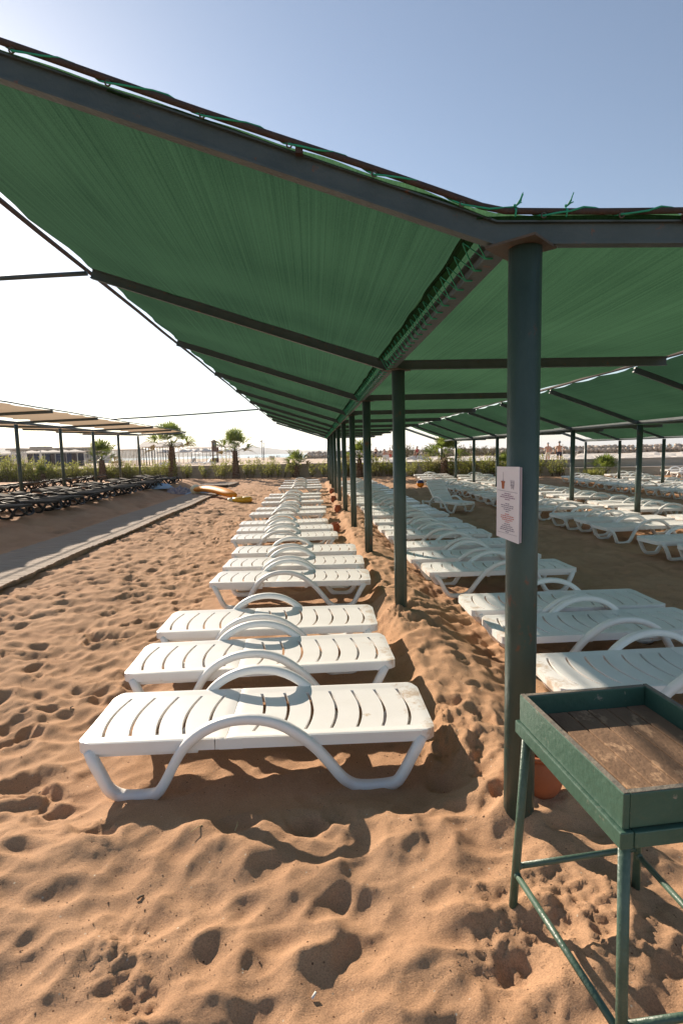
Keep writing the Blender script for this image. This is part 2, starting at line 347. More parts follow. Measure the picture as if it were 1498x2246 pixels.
scene.view_settings.view_transform = 'Standard'; scene.view_settings.look = 'None'
scene.view_settings.exposure = .75; scene.view_settings.gamma = 1.
scene.render.engine = 'CYCLES'; scene.cycles.use_denoising = True
scene.cycles.max_bounces = 8; scene.cycles.diffuse_bounces = 4; scene.cycles.transmission_bounces = 4; scene.cycles.transparent_max_bounces = 8

# ------------------------------------------------------------------ ground
def sstep(a, b, x):
    t = np.clip((np.asarray(x, float) - a) / (b - a), 0, 1); return t * t * (3 - 2 * t)
WALL = [(-70., 45.5), (-11., 40.6), (1., 38.), (14., 31.5), (70., 20.5)]
def wall_y(x): return np.interp(x, [p[0] for p in WALL], [p[1] for p in WALL])
def gbase(x, y):
    x = np.asarray(x, float); y = np.asarray(y, float)
    row1 = -.15 * sstep(2.35, 2.95, y) - .04 * (1 - sstep(2.35, 2.95, y))
    left = -.15 + .14 * sstep(-1.8, -4.2, x) + .36 * sstep(-5.9, -7.6, x)
    lft = np.where(x < -1.5, left * sstep(2.2, 3.2, y) + (-.04) * (1 - sstep(2.2, 3.2, y)), row1)
    rgt = -.20 * sstep(1.05, 1.75, x) * sstep(1.6, 2.9, y) - .03 * (1 - sstep(1.6, 2.9, y)) * sstep(1.0, 1.5, x)
    z = lft + (rgt - lft) * sstep(.62, .86, x)
    d = wall_y(x) - y
    t = sstep(6.5, 1., d)
    return z * (1 - t) + .12 * t
def gz(x, y): return float(gbase(x, y))

rng = np.random.default_rng(5)
_perm = rng.permutation(512); _ang = rng.random(512) * 2 * np.pi
def perlin(x, y):
    xi = np.floor(x).astype(int); yi = np.floor(y).astype(int); xf = x - xi; yf = y - yi
    def gr(ix, iy, dx, dy):
        a = _ang[_perm[(_perm[ix & 511] + iy) & 511]]; return np.cos(a) * dx + np.sin(a) * dy
    u = xf ** 3 * (xf * (xf * 6 - 15) + 10); v = yf ** 3 * (yf * (yf * 6 - 15) + 10)
    a = gr(xi, yi, xf, yf); b = gr(xi + 1, yi, xf - 1, yf); c = gr(xi, yi + 1, xf, yf - 1); d = gr(xi + 1, yi + 1, xf - 1, yf - 1)
    return (a + (b - a) * u) + ((c + (d - c) * u) - (a + (b - a) * u)) * v

def graded(lo, hi, c, flat, s0, g):
    out = [c]
    x = c
    while x < hi:
        x += s0 + g * max(0, abs(x - c) - flat); out.append(x)
    x = c; l = []
    while x > lo:
        x -= s0 + g * max(0, abs(x - c) - flat); l.append(x)
    return np.array(l[::-1] + out)

def make_sand():
    xs = graded(-72, 72, -.2, 2.0, .0125, .0125)
    ys = [-8., -5, -3, -1.5, -.5, 0, .3, .6, .85, 1.0, 1.1, 1.2]
    y = 1.25
    while y < 48:
        ys.append(y); y += max(.0105, .0072 * y)
    ys = np.array(ys)
    X, Y = np.meshgrid(xs, ys)
    Z = np.zeros_like(X)
    # rolling, ridged small dunes (slanted to the light) and soft noise
    ca, sa = cos(.5), sin(.5)
    U = X * ca + Y * sa; V = -X * sa + Y * ca
    wob = perlin(X * .9 + 40, Y * .9) * .8
    r1 = 1 - np.abs(perlin(U * 2.0 + wob, V * 3.0 + 7)) * 2
    r2 = 1 - np.abs(perlin(U * 4.1 + 3.3 + wob, V * 5.6 + wob)) * 2
    amp = .75 + .5 * perlin(X * .4 + 9, Y * .4 + 2)
    near = 1 + .12 * (1 - sstep(2.2, 3.2, Y))
    Z += (.044 * near * (r1 - .55) + .032 * (r2 - .55)) * amp
    hump = 1 - np.abs(perlin(U * 1.25 + 5 + .5 * wob, V * 2.1 + 1.5)) * 2
    Z += .05 * (1 - sstep(2.4, 4., Y)) * (hump - .5)
    Z += .05 * perlin(X * .9, Y * .9) + .020 * perlin(X * 5.1, Y * 5.1) + .011 * perlin(X * 11, Y * 11) + .0035 * perlin(X * 29, Y * 29)
    # footprints and scuffs
    def dent(cx, cy, a, b, th, dep, rim):
        rad = max(a, b) * 2.0
        i0, i1 = np.searchsorted(xs, [cx - rad, cx + rad]); j0, j1 = np.searchsorted(ys, [cy - rad, cy + rad])
        if i1 <= i0 or j1 <= j0: return
        xx = X[j0:j1, i0:i1] - cx; yy = Y[j0:j1, i0:i1] - cy
        u = (xx * cos(th) + yy * sin(th)) / a; v = (-xx * sin(th) + yy * cos(th)) / b
        rr = np.sqrt(u * u + v * v)
        rr = rr * (1 + .55 * perlin(xx * 4.5 + cx * 31, yy * 4.5 + cy * 17) + .22 * perlin(xx * 13 + cx * 7, yy * 13))
        Z[j0:j1, i0:i1] += dep * (-np.exp(-(rr ** 2.4)) * (1 + .45 * u) + rim * np.exp(-((rr - 1.28) / .3) ** 2))
    for _ in range(34):     # nearest sand: deep soft prints
        cx, cy = rng.uniform(-3.2, 2.6), rng.uniform(1.3, 3.6)
        a = rng.uniform(.08, .2); dent(cx, cy, a, a * rng.uniform(.35, .6), rng.normal(.7, .5), rng.uniform(.006, .020), rng.uniform(.15, .35))
    for cx, cy, a, b, th, dep in [(.02, 2.0, .13, .05, .75, .05), (.14, 1.78, .13, .055, .6, .042), (-.16, 1.8, .12, .06, .9, .035), (-.32, 2.0, .15, .06, .5, .035),
                                  (-.47, 1.74, .08, .05, .3, .03), (.38, 1.6, .13, .05, .5, .03), (-.95, 1.9, .16, .06, .4, .03), (-1.3, 1.85, .12, .05, .8, .03),
                                  (-.62, 1.55, .12, .06, 1.1, .025), (.08, 1.52, .12, .06, .2, .03), (-.05, 2.28, .2, .09, .3, .04), (.35, 2.2, .16, .07, .6, .035)]:
        dent(cx, cy, a, b, th, dep * .36, .3)
    for _ in range(4200):
        cx, cy = rng.uniform(-9.5, 9.5), 2.5 + 14 * rng.random() ** 1.1
        a = rng.uniform(.06, .15); dent(cx, cy, a, a * rng.uniform(.4, .75), rng.normal(.7, .9), rng.uniform(.010, .036), rng.uniform(.2, .5))
    for _ in range(3200):
        cx, cy = rng.uniform(-15, 15), rng.uniform(13, 40)
        a = rng.uniform(.14, .3); dent(cx, cy, a, a * rng.uniform(.45, .8), rng.normal(.5, .9), rng.uniform(.03, .07), rng.uniform(.2, .5))
    # crumbly damp sand beside the posts and below the tray
    crumb = np.zeros_like(X)
    for cx, cy, sx, sy, k in [(.75, 3.35, .16, .5, 1.), (.80, 5.72, .22, .28, 1.3), (1.0, 1.85, .25, .28, .9), (.62, 1.75, .12, .22, .7), (-.75, 1.85, .10, .16, .9), (1.15, 3.2, .3, .6, .4), (-.62, 1.62, .06, .14, .9)]:
        crumb += k * np.exp(-((X - cx) / sx) ** 2 - ((Y - cy) / sy) ** 2)
    cn = np.clip(perlin(X * 24, Y * 24) + .55 * perlin(X * 47 + 3, Y * 47) - .05, -.25, 1)
    Z += crumb * .040 * cn
    for cx, cy, k, s in [(.82, 5.78, .09, .16), (.93, 2.42, .05, .16), (.93, 9.4, .05, .2)]:      # heaps at the post feet
        Z += k * np.exp(-((X - cx) ** 2 + (Y - cy) ** 2) / s ** 2) * .6
    Z -= .05 * np.exp(-((X - .85) / .12) ** 2 - ((Y - 2.25) / .1) ** 2)
    calm = sstep(-1.6, -1.3, X) * (1 - sstep(.5, .7, X)) * sstep(2.5, 2.75, Y) * (1 - sstep(8, 12, Y))
    Z *= 1 - .6 * calm
    fade = 1 - .45 * sstep(12, 40, Y)
    Z = Z * fade + gbase(X, Y)
    # keep the sand below the boardwalk slab
    inb = sstep(-5.75, -5.5, X) * (1 - sstep(-4.5, -4.2, X)) * sstep(3., 4., Y) * (1 - sstep(24.6, 25.4, Y))
    Z = Z * (1 - inb) + np.minimum(Z, .02) * inb - .03 * inb
    ny, nx = X.shape
    co_ = np.stack([X, Y, Z], -1).reshape(-1, 3).astype(np.float32)
    idx = np.arange(ny * nx).reshape(ny, nx)
    q = np.stack([idx[:-1, :-1], idx[:-1, 1:], idx[1:, 1:], idx[1:, :-1]], -1).reshape(-1, 4).astype(np.int32)
    me = bpy.data.meshes.new('sand'); me.vertices.add(len(co_)); me.vertices.foreach_set('co', co_.ravel())
    me.loops.add(q.size); me.loops.foreach_set('vertex_index', q.ravel()); me.polygons.add(len(q))
    me.polygons.foreach_set('loop_start', np.arange(0, q.size, 4, dtype=np.int32)); me.polygons.foreach_set('loop_total', np.full(len(q), 4, np.int32))
    me.polygons.foreach_set('use_smooth', np.ones(len(q), bool)); me.update(calc_edges=True); me.materials.append(M['sand'])
    o = bpy.data.objects.new('sand', me); C.objects.link(o); tag(o, kind='structure')
    return xs, ys, Z
SXS, SYS, SZ = make_sand()
def sz(x, y):
    """Height of the finished sand."""
    i = min(len(SXS) - 2, max(0, int(np.searchsorted(SXS, x)) - 1)); j = min(len(SYS) - 2, max(0, int(np.searchsorted(SYS, y)) - 1))
    return float(SZ[j:j + 2, i:i + 2].mean())

# far beach behind the wall, the sea and the hills
PZ = .40
def flat_poly(name, pts, z, material, kind='structure'):
    mb = MB(); mb.add([(x, y, z) for x, y in pts], [tuple(range(len(pts)))]); o = mb.build(name, material); return tag(o, kind=kind)
BW = [(120., 62.), (-1.5, 128.)]       # line of the breakwater
fb = [(x, y + .2) for x, y in WALL] + [(160., 45.), (125., 66.), (2., 133.), (-14., 205.), (-45., 230.), (-400., 260.), (-900., 300.), (-900., 60.)]
mb = MB()
top = [(x, y, PZ) for x, y in fb]; n_ = len(top)
low = [(x * 1.0, y + 6., -1.2) for x, y in fb]
mb.add(top, [tuple(range(n_))]); mb.add(top + low, [(i, (i + 1) % n_, n_ + (i + 1) % n_, n_ + i) for i in range(4, n_ - 2)])
tag(mb.build('beach', M['farsand']), kind='structure')
flat_poly('sea', [(-9000, 48), (9000, 48), (9000, 9000), (-9000, 9000)], -.55, M['sea'])

def ridge(name, x0, x1, y, dep, prof, seed):
    rr = np.random.default_rng(seed); n = 120; m = 14
    xs = np.linspace(x0, x1, n); vs = []; fs = []
    for j in range(m):
        t = j / (m - 1)
        for i, x in enumerate(xs):
            h = np.interp((x - x0) / (x1 - x0), [p[0] for p in prof], [p[1] for p in prof]) * sin(pi * t) ** .8
            h *= 1 + .25 * float(perlin(np.array([x * .012 + seed]), np.array([t * 2.5]))[0]) + .1 * float(perlin(np.array([x * .05]), np.array([t * 6.5]))[0])
            vs.append((x, y + dep * (t - .5), h - 2))
    for j in range(m - 1):
        for i in range(n - 1): fs.append((j * n + i, j * n + i + 1, (j + 1) * n + i + 1, (j + 1) * n + i))
    mb = MB(); mb.add(vs, fs, True); return tag(mb.build(name, M['hill']), kind='structure')
ridge('hills', -1500, -260, 1500, 500, [(0, 14), (.3, 26), (.55, 34), (.75, 30), (.88, 20), (1, 3)], 3)
ridge('hills', -560, 250, 2900, 500, [(0, 22), (.25, 40), (.42, 38), (.5, 22), (.7, 16), (1, 8)], 8)

# ------------------------------------------------------------------ shade canopies
def ibeam(wd, dp, t=.007):
    a, d = wd / 2, dp
    return [(-a, 0), (a, 0), (a, t * 1.4), (t / 2 + .004, t * 1.4), (t / 2 + .004, d - t), (a, d - t), (a, d), (-a, d), (-a, d - t), (-t / 2 - .004, d - t), (-t / 2 - .004, t * 1.4), (-a, t * 1.4)]
def rect(wd, dp): return [(-wd / 2, 0), (wd / 2, 0), (wd / 2, dp), (-wd / 2, dp)]

def cloth_panel(xa, za, xb, zb, ys, sag=.03, scal_a=.0, scal_b=.0, y_in0=0., y_in1=0., per=3, seed=1, thick=.004):
    """Net stretched between x=xa and x=xb along the rafters at ys; free edges scalloped between their ties."""
    rr = random.Random(seed); y0, y1 = ys[0] + y_in0, ys[-1] - y_in1; nu = 14
    nb = len(ys) - 1; nv = nb * 12; vs = []; fs = []
    for j in range(nv + 1):
        y = y0 + (y1 - y0) * j / nv
        k = (y - ys[0]) / (ys[-1] - ys[0]) * nb; fr = k - math.floor(k)
        sg = sag * sin(pi * fr); sc = abs(sin(pi * k * per))
        for i in range(nu + 1):
            t = i / nu
            x = xa + (xb - xa) * t + (1 - t) ** 6 * scal_a * sc + t ** 6 * scal_b * sc
            z = za + (zb - za) * (x - xa) / (xb - xa) - sg * (.35 + .65 * sin(pi * t)) + .006 * sin(x * 7 + y * 1.3 + seed) + .004 * sin(x * 17 - y * .7)
            vs.append((x, y, z))
    for j in range(nv):
        for i in range(nu): fs.append((j * (nu + 1) + i, j * (nu + 1) + i + 1, (j + 1) * (nu + 1) + i + 1, (j + 1) * (nu + 1) + i))
    mb = MB(); mb.add(vs, fs, True); return mb

def canopy(name, label, xp, xbend, ys, zb, left, right, post_r, cloth, ground, fine=False, post_base=None):
    root = empty(name, (xp, ys[0], ground), 0, label, 'shade canopy')
    root_inv = Vector((-xp, -ys[0], -ground))
    def put(mb, nm, m, parent=root):
        mb.v = [(a + root_inv.x, b + root_inv.y, c + root_inv.z) for a, b, c in mb.v]
        return mb.build(nm, m, parent)
    dp = .095
    for i, y in enumerate(ys):
        mb = MB(); zz = (gz(xp, y) if post_base is None else post_base)
        mb.tube([(xp, y, zz - .5), (xp, y, zz + .9), (xp, y, zb - .012)], post_r, 20, (0, 1, 0)); put(mb, 'post', M['post'])
        mb = MB(); path = [(left[0], y, left[1]), (xbend, y, zb), (right[0], y, right[1])]
        mb.sweep(path, [(a, b) for a, b in ibeam(.05, dp)] if fine else rect(.05, dp), (0, 0, 1), False); put(mb, 'rafter', M['beam'])
        if fine or i < 3:
            mb = MB(); q = .155
            mb.box((xp - .02, y, zb - .006), (q * 1.41, q * 1.41, .010), radians(45)); put(mb, 'cap_plate', M['plate'])
    for k in range(len(ys) - 1):
        mb = MB(); mb.sweep([(xbend + .06, ys[k] + .027, zb), (xbend + .06, ys[k + 1] - .027, zb)], ibeam(.085, dp - .012) if fine else rect(.07, dp - .012), (0, 0, 1), False); put(mb, 'valley_beam', M['beam'])
    ya, yb = ys[0] - .06, ys[-1] + .06
    # edge pipes along both free edges and rails over the first and last rafter
    for (x, z) in ((left[0] - .06, left[1] + dp + .01), (right[0] + .04, right[1] + dp + .01)):
        mb = MB(); n = 24; mb.tube([(x, ya + (yb - ya) * i / n, z + .006 * sin(i * 2.1)) for i in range(n + 1)], .02, 8, (1, 0, 0)); put(mb, 'edge_pipe', M['rust'] if fine else M['beam'])
    def raf_z(x): return left[1] + (zb - left[1]) * (x - left[0]) / (xbend - left[0]) if x < xbend else zb + (right[1] - zb) * (x - xbend) / (right[0] - xbend)
    for y in (ys[0] - .035, ys[-1] + .035):
        mb = MB(); pts = []; n = 60
        for i in range(n + 1):
            x = left[0] - .05 + (right[0] + .1 - left[0]) * i / n; pts.append((x, y, raf_z(x) + dp + .032 + .003 * sin(x * 4)))
        mb.tube(pts, .0135, 8, (0, 1, 0)); put(mb, 'end_rail', M['rust'])
        for x in (np.arange(left[0] + .55, right[0], 1.62)):
            mb = MB(); mb.box((x, y, raf_z(x) + dp + .012), (.03, .028, .04)); put(mb, 'rail_bracket', M['rust'])
    return root, put, raf_z, dp

YS1 = [2.392 + 3.503 * i for i in range(10)]
ZB = 2.60; LE = (-2.19, 3.555); RE = (3.84, 2.60); XB = .78
root1, put1, rz1, DP = canopy('shade_canopy', 'large dark green net canopy on thick round posts over the nearest lounger rows', .9235, XB, YS1, ZB, LE, RE, .069, M['green_cloth'], 0., True)
zl, zr = LE[1] + DP + .008, ZB + DP + .008
put1(cloth_panel(LE[0] - .005, zl, XB - .012, zr, YS1, .045, .075, 0, -.03, .45, 3, 1), 'cloth', M['green_cloth'])
put1(cloth_panel(XB - .07, zr + .010, RE[0] - .02, zr, YS1, .04, 0, -.06, -.03, .45, 3, 2), 'cloth', M['green_cloth'])
def rvec_(rr): return Vector((rr.gauss(0, 1), rr.gauss(0, 1), rr.gauss(0, 1))).normalized()
def lace_front():
    """Cord wound round the front rail and through the cloth's eyelets."""
    cord = MB(); pts = []; x = LE[0] + .1; y = YS1[0] - .035; step = .345; k = 0
    eyes = []
    while x < RE[0] - .1:
        zr_ = rz1(x) + DP
        for dx, dy, dz in [(0, -.012, .010), (.05, -.02, .014), (.11, -.018, .026), (.17, -.008, .043), (.225, .006, .048), (.28, .016, .036), (.315, .012, .020)]:
            pts.append((x + dx, y + dy, rz1(x + dx) + DP + dz + R.uniform(-.003, .003)))
        eyes.append((x, y - .01, zr_ + .010)); x += step + R.uniform(-.03, .03); k += 1
    cord.tube(pts, .0042, 6, (0, 1, 0)); put1(cord, 'lacing_cord', M['cord'])
    for e in eyes:
        mb = MB(); mb.tube([(e[0] + .010 * cos(a), e[1], e[2] + .010 * sin(a)) for a in [2 * pi * j / 10 for j in range(10)]], .0035, 5, (0, 1, 0), closed=True)
        put1(mb, 'eyelet', M['plate'])
    for x0, s in ((.86, .5), (1.075, .42)):
        z0 = rz1(x0) + DP + .042; mb = MB()
        mb.ball((x0, y - .01, z0 + .006), .013 * s, 10, 6, (1.2, 1, 1))
        for j in range(6):
            a = R.uniform(-.5, .8); mb.tube([(x0, y - .01, z0), (x0 + .025 * s + .01 * cos(a), y - .015, z0 + .02 + .012 * sin(a)), (x0 + .055 * s, y - .02 + .01 * sin(j), z0 + .03 + .02 * sin(a * 2))], .0022, 5, (0, 1, 0))
        mb.tube([(x0, y, z0), (x0 + .003, y - .018, z0 - .012), (x0, y - .016, z0 - .04)], .004, 6, (0, 1, 0)); put1(mb, 'cord_knot', M['cord'])
lace_front()
fl = MB(); vs_ = []; fs_ = []; n_ = 160
for i in range(n_ + 1):
    x = LE[0] + .02 + (RE[0] - LE[0] - .04) * i / n_; t = min(1, max(0, (x + .5) / 1.1)); t = t * t * (3 - 2 * t)
    hh = (.008 + .014 * t) * (.75 + .25 * sin(x * 18)); z0 = rz1(x) + DP
    vs_ += [(x, YS1[0] + .10, z0 + .006), (x, YS1[0] - .018, z0 + .006), (x, YS1[0] - .024, z0 + .006 + hh)]
for i in range(n_):
    for j in range(2): fs_.append((i * 3 + j, i * 3 + 3 + j, i * 3 + 4 + j, i * 3 + 1 + j))
fl.add(vs_, fs_, True); put1(fl, 'front_flap', M['green_cloth'])
def lace_valley():
    for k in range(len(YS1) - 1):
        cord = MB(); y = YS1[k] + .10; pts = []
        while y < YS1[k + 1] - .08:
            h = R.uniform(-.012, .012)
            pts += [(XB - .06, y + h, zr + .006), (XB - .012, y + .018, ZB + .03), (XB + .012, y + .026, ZB - .006), (XB + .045, y + .030, ZB - .006), (XB + .045, y + .034, ZB - .007), (XB + .012, y + .034, ZB - .007)]
            y += R.uniform(.135, .165)
        cord.tube(pts, .0034, 5, (0, 1, 0))
        put1(cord, 'valley_lacing', M['cord'])
    hem = MB(); n = 400; pts = []
    for i in range(n + 1):
        y = YS1[0] + .04 + (YS1[-1] - YS1[0] - .5) * i / n; pts.append((XB - .062 - .005 * sin(i * .7), y, zr - .002 + .004 * sin(i * .5)))
    hem.sweep(pts, [(-.012, -.002), (.012, -.002), (.012, .002), (-.012, .002)], (0, 0, 1)); put1(hem, 'hem', M['green_cloth'])
lace_valley()
# tie bars running from the canopy's edge towards the beige canopy
def tie(y, x1, z1, yend, label, bow):
    mb = MB(); n = 14; x0, z0 = LE[0] - .03, LE[1] + .05
    pts = [(x0 + (x1 - x0) * t, y + (yend - y) * t, z0 + (z1 - z0) * t + bow * sin(pi * t)) for t in [i / n for i in range(n + 1)]]
    mb.tube(pts, .024 if y < 10 else .03, 8, (0, 1, 0)); put1(mb, 'tie_bar', M['beam'])
tie(5.895, -8.3, 2.95, 5.9, '', .12)
tie(23.41, -8.25, 3.32, 23.4, '', -.02)

GR = -.20
YS2 = [13.1 - 3.47 * 3 + 3.47 * i for i in range(10)]
LE2, RE2, ZB2 = (5.68, 3.03), (10.75, 2.28), 2.25
root2, put2, rz2, _ = canopy('shade_canopy', 'green net canopy standing to the right, over the third and fourth lounger rows', 7.95, 7.84, YS2, ZB2, LE2, RE2, .069, M['green_cloth'], GR, False, GR)
put2(cloth_panel(LE2[0], LE2[1] + DP + .008, 7.80, ZB2 + DP + .008, YS2, .035, .07, 0, 0, 2.0, 3, 3), 'cloth', M['green_cloth'])
put2(cloth_panel(7.9, ZB2 + DP + .006, RE2[0], RE2[1] + DP + .008, YS2, .035, 0, -.06, 0, .5, 3, 4), 'cloth', M['green_cloth'])
YS3 = [19.55 - 3.4 * 3 + 3.4 * i for i in range(7)]
LE3, RE3, ZB3 = (12.75, 2.75), (17.9, 2.05), 2.0
root3, put3, rz3, _ = canopy('shade_canopy', 'farthest green net canopy at the right edge, in front of the low wall', 15.0, 14.9, YS3, ZB3, LE3, RE3, .069, M['green_cloth'], GR, False, GR)
put3(cloth_panel(LE3[0], LE3[1] + DP + .008, 14.86, ZB3 + DP + .008, YS3, .03, .06, 0, 0, 1.2, 3, 5), 'cloth', M['green_cloth'])
put3(cloth_panel(14.96, ZB3 + DP + .006, RE3[0], RE3[1] + DP + .008, YS3, .03, 0, -.06, 0, .5, 3, 6), 'cloth', M['green_cloth'])
YST = [21.85 - 3.685 * 4 + 3.685 * i for i in range(9)]
LET, RET, ZBT = (-14.8, 3.24), (-8.22, 3.20), 3.11
rootT, putT, rzT, _ = canopy('shade_canopy', 'beige net canopy on slim green posts over the black loungers', -11.3, -11.25, YST, ZBT, LET, RET, .07, M['tan_cloth'], .34, False, .34)
putT(cloth_panel(LET[0], LET[1] + DP + .01, -11.9, ZBT + DP + .02, YST, .05, .1, -.25, 0, .3, 2, 7), 'cloth', M['tan_cloth'])
putT(cloth_panel(-10.8, ZBT + DP + .02, RET[0] - .03, RET[1] + DP + .012, YST, .06, .30, -.16, 0, .8, 3, 8), 'cloth', M['tan_cloth'])

# ------------------------------------------------------------------ sun loungers
LL, LW, SH = 2.0, .66, .345        # length, width, height of the seat
UH = .82                           # where the backrest hinges, measured from the head end

def slat_panel(u0, u1, ends, bulge, sw, cor0, cor1, w=LW, t_slot=.026, t_rim=.060):
    """Moulded panel with curved slots: top faces between the slots, closed downwards at slots and rim."""
    cols = [(u0, 0.)]
    for e in ends: cols += [(e - sw / 2, 1.), (e + sw / 2, -1.)]
    cols.append((u1, 0.))
    rows = [0, .008, .03, .085, .125] + [.125 + .75 * i / 8 for i in range(1, 8)] + [.875, .915, .97, .992, 1]
    slot_rows = (4, len(rows) - 5)
    # a plain column on both ends to take the corner rounding
    full = []
    for k, (u, s) in enumerate(cols): full.append((u, s))
    vs = []; nr = len(rows)
    a_in, b_in = cols[0][0] + .05, cols[-1][0] - .05
    L = [full[0], (full[0][0] + .012, 2), (full[0][0] + .06, 2)] + full[1:-1] + [(full[-1][0] - .06, 2), (full[-1][0] - .012, 2), full[-1]]
    for u, s in L:
        for v in rows:
            y = (v - .5) * w; uu = u; q = abs(2 * v - 1)
            if s in (1., -1.): uu = u + bulge * (1 - q * q)
            for cor, ue, sg in ((cor0, u0, 1), (cor1, u1, -1)):
                if cor > 0:
                    de = (u - ue) * sg; yo = w / 2 - abs(y)
                    if de < cor and yo < cor:
                        push = cor - sqrt(max(0, cor * cor - (cor - yo) ** 2)); uu = ue + sg * (push + (de) * (cor - push) / cor)
            dish = -.012 * (1 - q ** 4) if q < .92 else 0.
            rim = -.004 if (v in (0, 1) or (s == 0.)) else 0.
            vs.append((uu, y, dish + rim))
    nc = len(L); top = []; slot = set()
    for i in range(nc - 1):
        if L[i][1] == 1. and L[i + 1][1] == -1.: slot.add(i)
    for i in range(nc - 1):
        for j in range(nr - 1):
            if i in slot and slot_rows[0] <= j < slot_rows[1]: continue
            top.append((i * nr + j, (i + 1) * nr + j, (i + 1) * nr + j + 1, i * nr + j + 1))
    edges = {}
    for f in top:
        for a, b in zip(f, f[1:] + f[:1]): edges[(a, b)] = edges.get((a, b), 0) + 1
    nv = len(vs); low = {}
    fs = list(top); sm = [True] * len(top)
    def outer(a):
        i, j = divmod(a, nr); return i in (0, nc - 1) or j in (0, nr - 1)
    def lowv(a, depth):
        if (a, depth) not in low:
            low[(a, depth)] = len(vs); x, y, z = vs[a]; vs.append((x, y, z - depth))
        return low[(a, depth)]
    for (a, b) in list(edges):
        if (b, a) in edges: continue
        d = t_rim if (outer(a) and outer(b)) else t_slot
        fs.append((b, a, lowv(a, d), lowv(b, d))); sm.append(False)
    for f in top: fs.append(tuple(reversed([lowv(a, t_slot) for a in f]))); sm.append(True)
    mb = MB(); mb.v = vs; mb.f = fs; mb.sm = sm; return mb

ARM = [(.075, .285), (.105, .245), (.14, .17), (.175, .085), (.205, .035), (.25, .022), (.33, .02), (.40, .024), (.445, .05), (.49, .12), (.535, .21), (.585, .295), (.65, .365), (.73, .418), (.82, .452), (.93, .466),
       (1.04, .456), (1.14, .42), (1.23, .36), (1.31, .285), (1.39, .19), (1.455, .10), (1.50, .045), (1.55, .022), (1.63, .018), (1.72, .022), (1.77, .05), (1.81, .11), (1.85, .19), (1.885, .255), (1.915, .29)]
def smooth_path(pts, n=2):
    P = [Vector(p) for p in pts]
    for _ in range(n):
        Q = [P[0]]
        for a, b in zip(P[:-1], P[1:]): Q += [a * .75 + b * .25, a * .25 + b * .75]
        Q.append(P[-1]); P = Q
    return P
def arm_mesh(sgn, wd=.056, dp=.066, spread=.0):
    prof = []
    for k in range(10):
        a = 2 * pi * k / 10 + pi / 10; c, s = cos(a), sin(a)
        prof.append((wd / 2 * math.copysign(abs(c) ** .6, c), dp / 2 * math.copysign(abs(s) ** .6, s)))
    pts = [(u, sgn * (LW / 2 + .012 + (.012 if z > .33 else 0) - (.03 if z < .05 else 0) - (.035 if (u < .09 or u > 1.9) else 0)), z) for u, z in ARM]
    mb = MB(); mb.sweep(smooth_path(pts, 1), prof, (0, sgn, 0), True); return mb

def make_lounger(white):
    root = empty('sun_lounger', (0, 0, 0), 0, 'white plastic sun lounger', 'sun lounger')
    mw_, mw2 = (M['white'], M['white2'])
    s = slat_panel(UH + .003, LL, [.935 + .148 * k for k in range(7)], .068, .0195, 0, .085).build('seat', mw_, root); s.location = (0, 0, SH)
    bevel_bake(s, .005, 2, 50)
    b = slat_panel(-UH, 0, [-UH + .155 + .150 * k for k in range(5)], -.068, .0195, .085, 0).build('backrest', mw_, root); b.location = (UH, 0, SH)
    bevel_bake(b, .005, 2, 50)
    for sg in (1, -1): arm_mesh(sg).build('arm_frame', mw2, root)
    f = MB()
    for sg in (1, -1):
        f.box((.36, sg * (LW / 2 - .045), SH - .075), (.60, .028, .040)); f.box((1.35, sg * (LW / 2 - .05), SH - .062), (1.06, .02, .03))
        f.box((UH + .03, sg * (LW / 2 - .003), SH - .036), (.13, .012, .056))
    for u in (.09, .64, 1.2, 1.88): f.box((u, 0, SH - .08), (.035, LW - .13, .035))
    f.build('under_frame', mw2, root)
    return root

LOUNGERS = []
proto = make_lounger(True); proto_used = [False]
def lounger(x, y, rz, label, group, sink=.0, z=None):
    """x, y: centre of the lounger. rz 0 puts the head end at the left (-X)."""
    c, s = cos(rz), sin(rz); ox, oy = x - c * LL / 2, y - s * LL / 2
    zz = gz(x, y) if z is None else z
    loc = (ox, oy, zz - sink)
    if not proto_used[0]:
        proto_used[0] = True; proto.location = loc; proto.rotation_euler = (0, 0, rz); proto['label'] = label; proto['group'] = group; o = proto
    else: o = copy_thing(proto, loc, rz, label, group)
    o.rotation_euler = (R.uniform(-.008, .008), R.uniform(-.006, .006), rz); LOUNGERS.append(o)
    return o
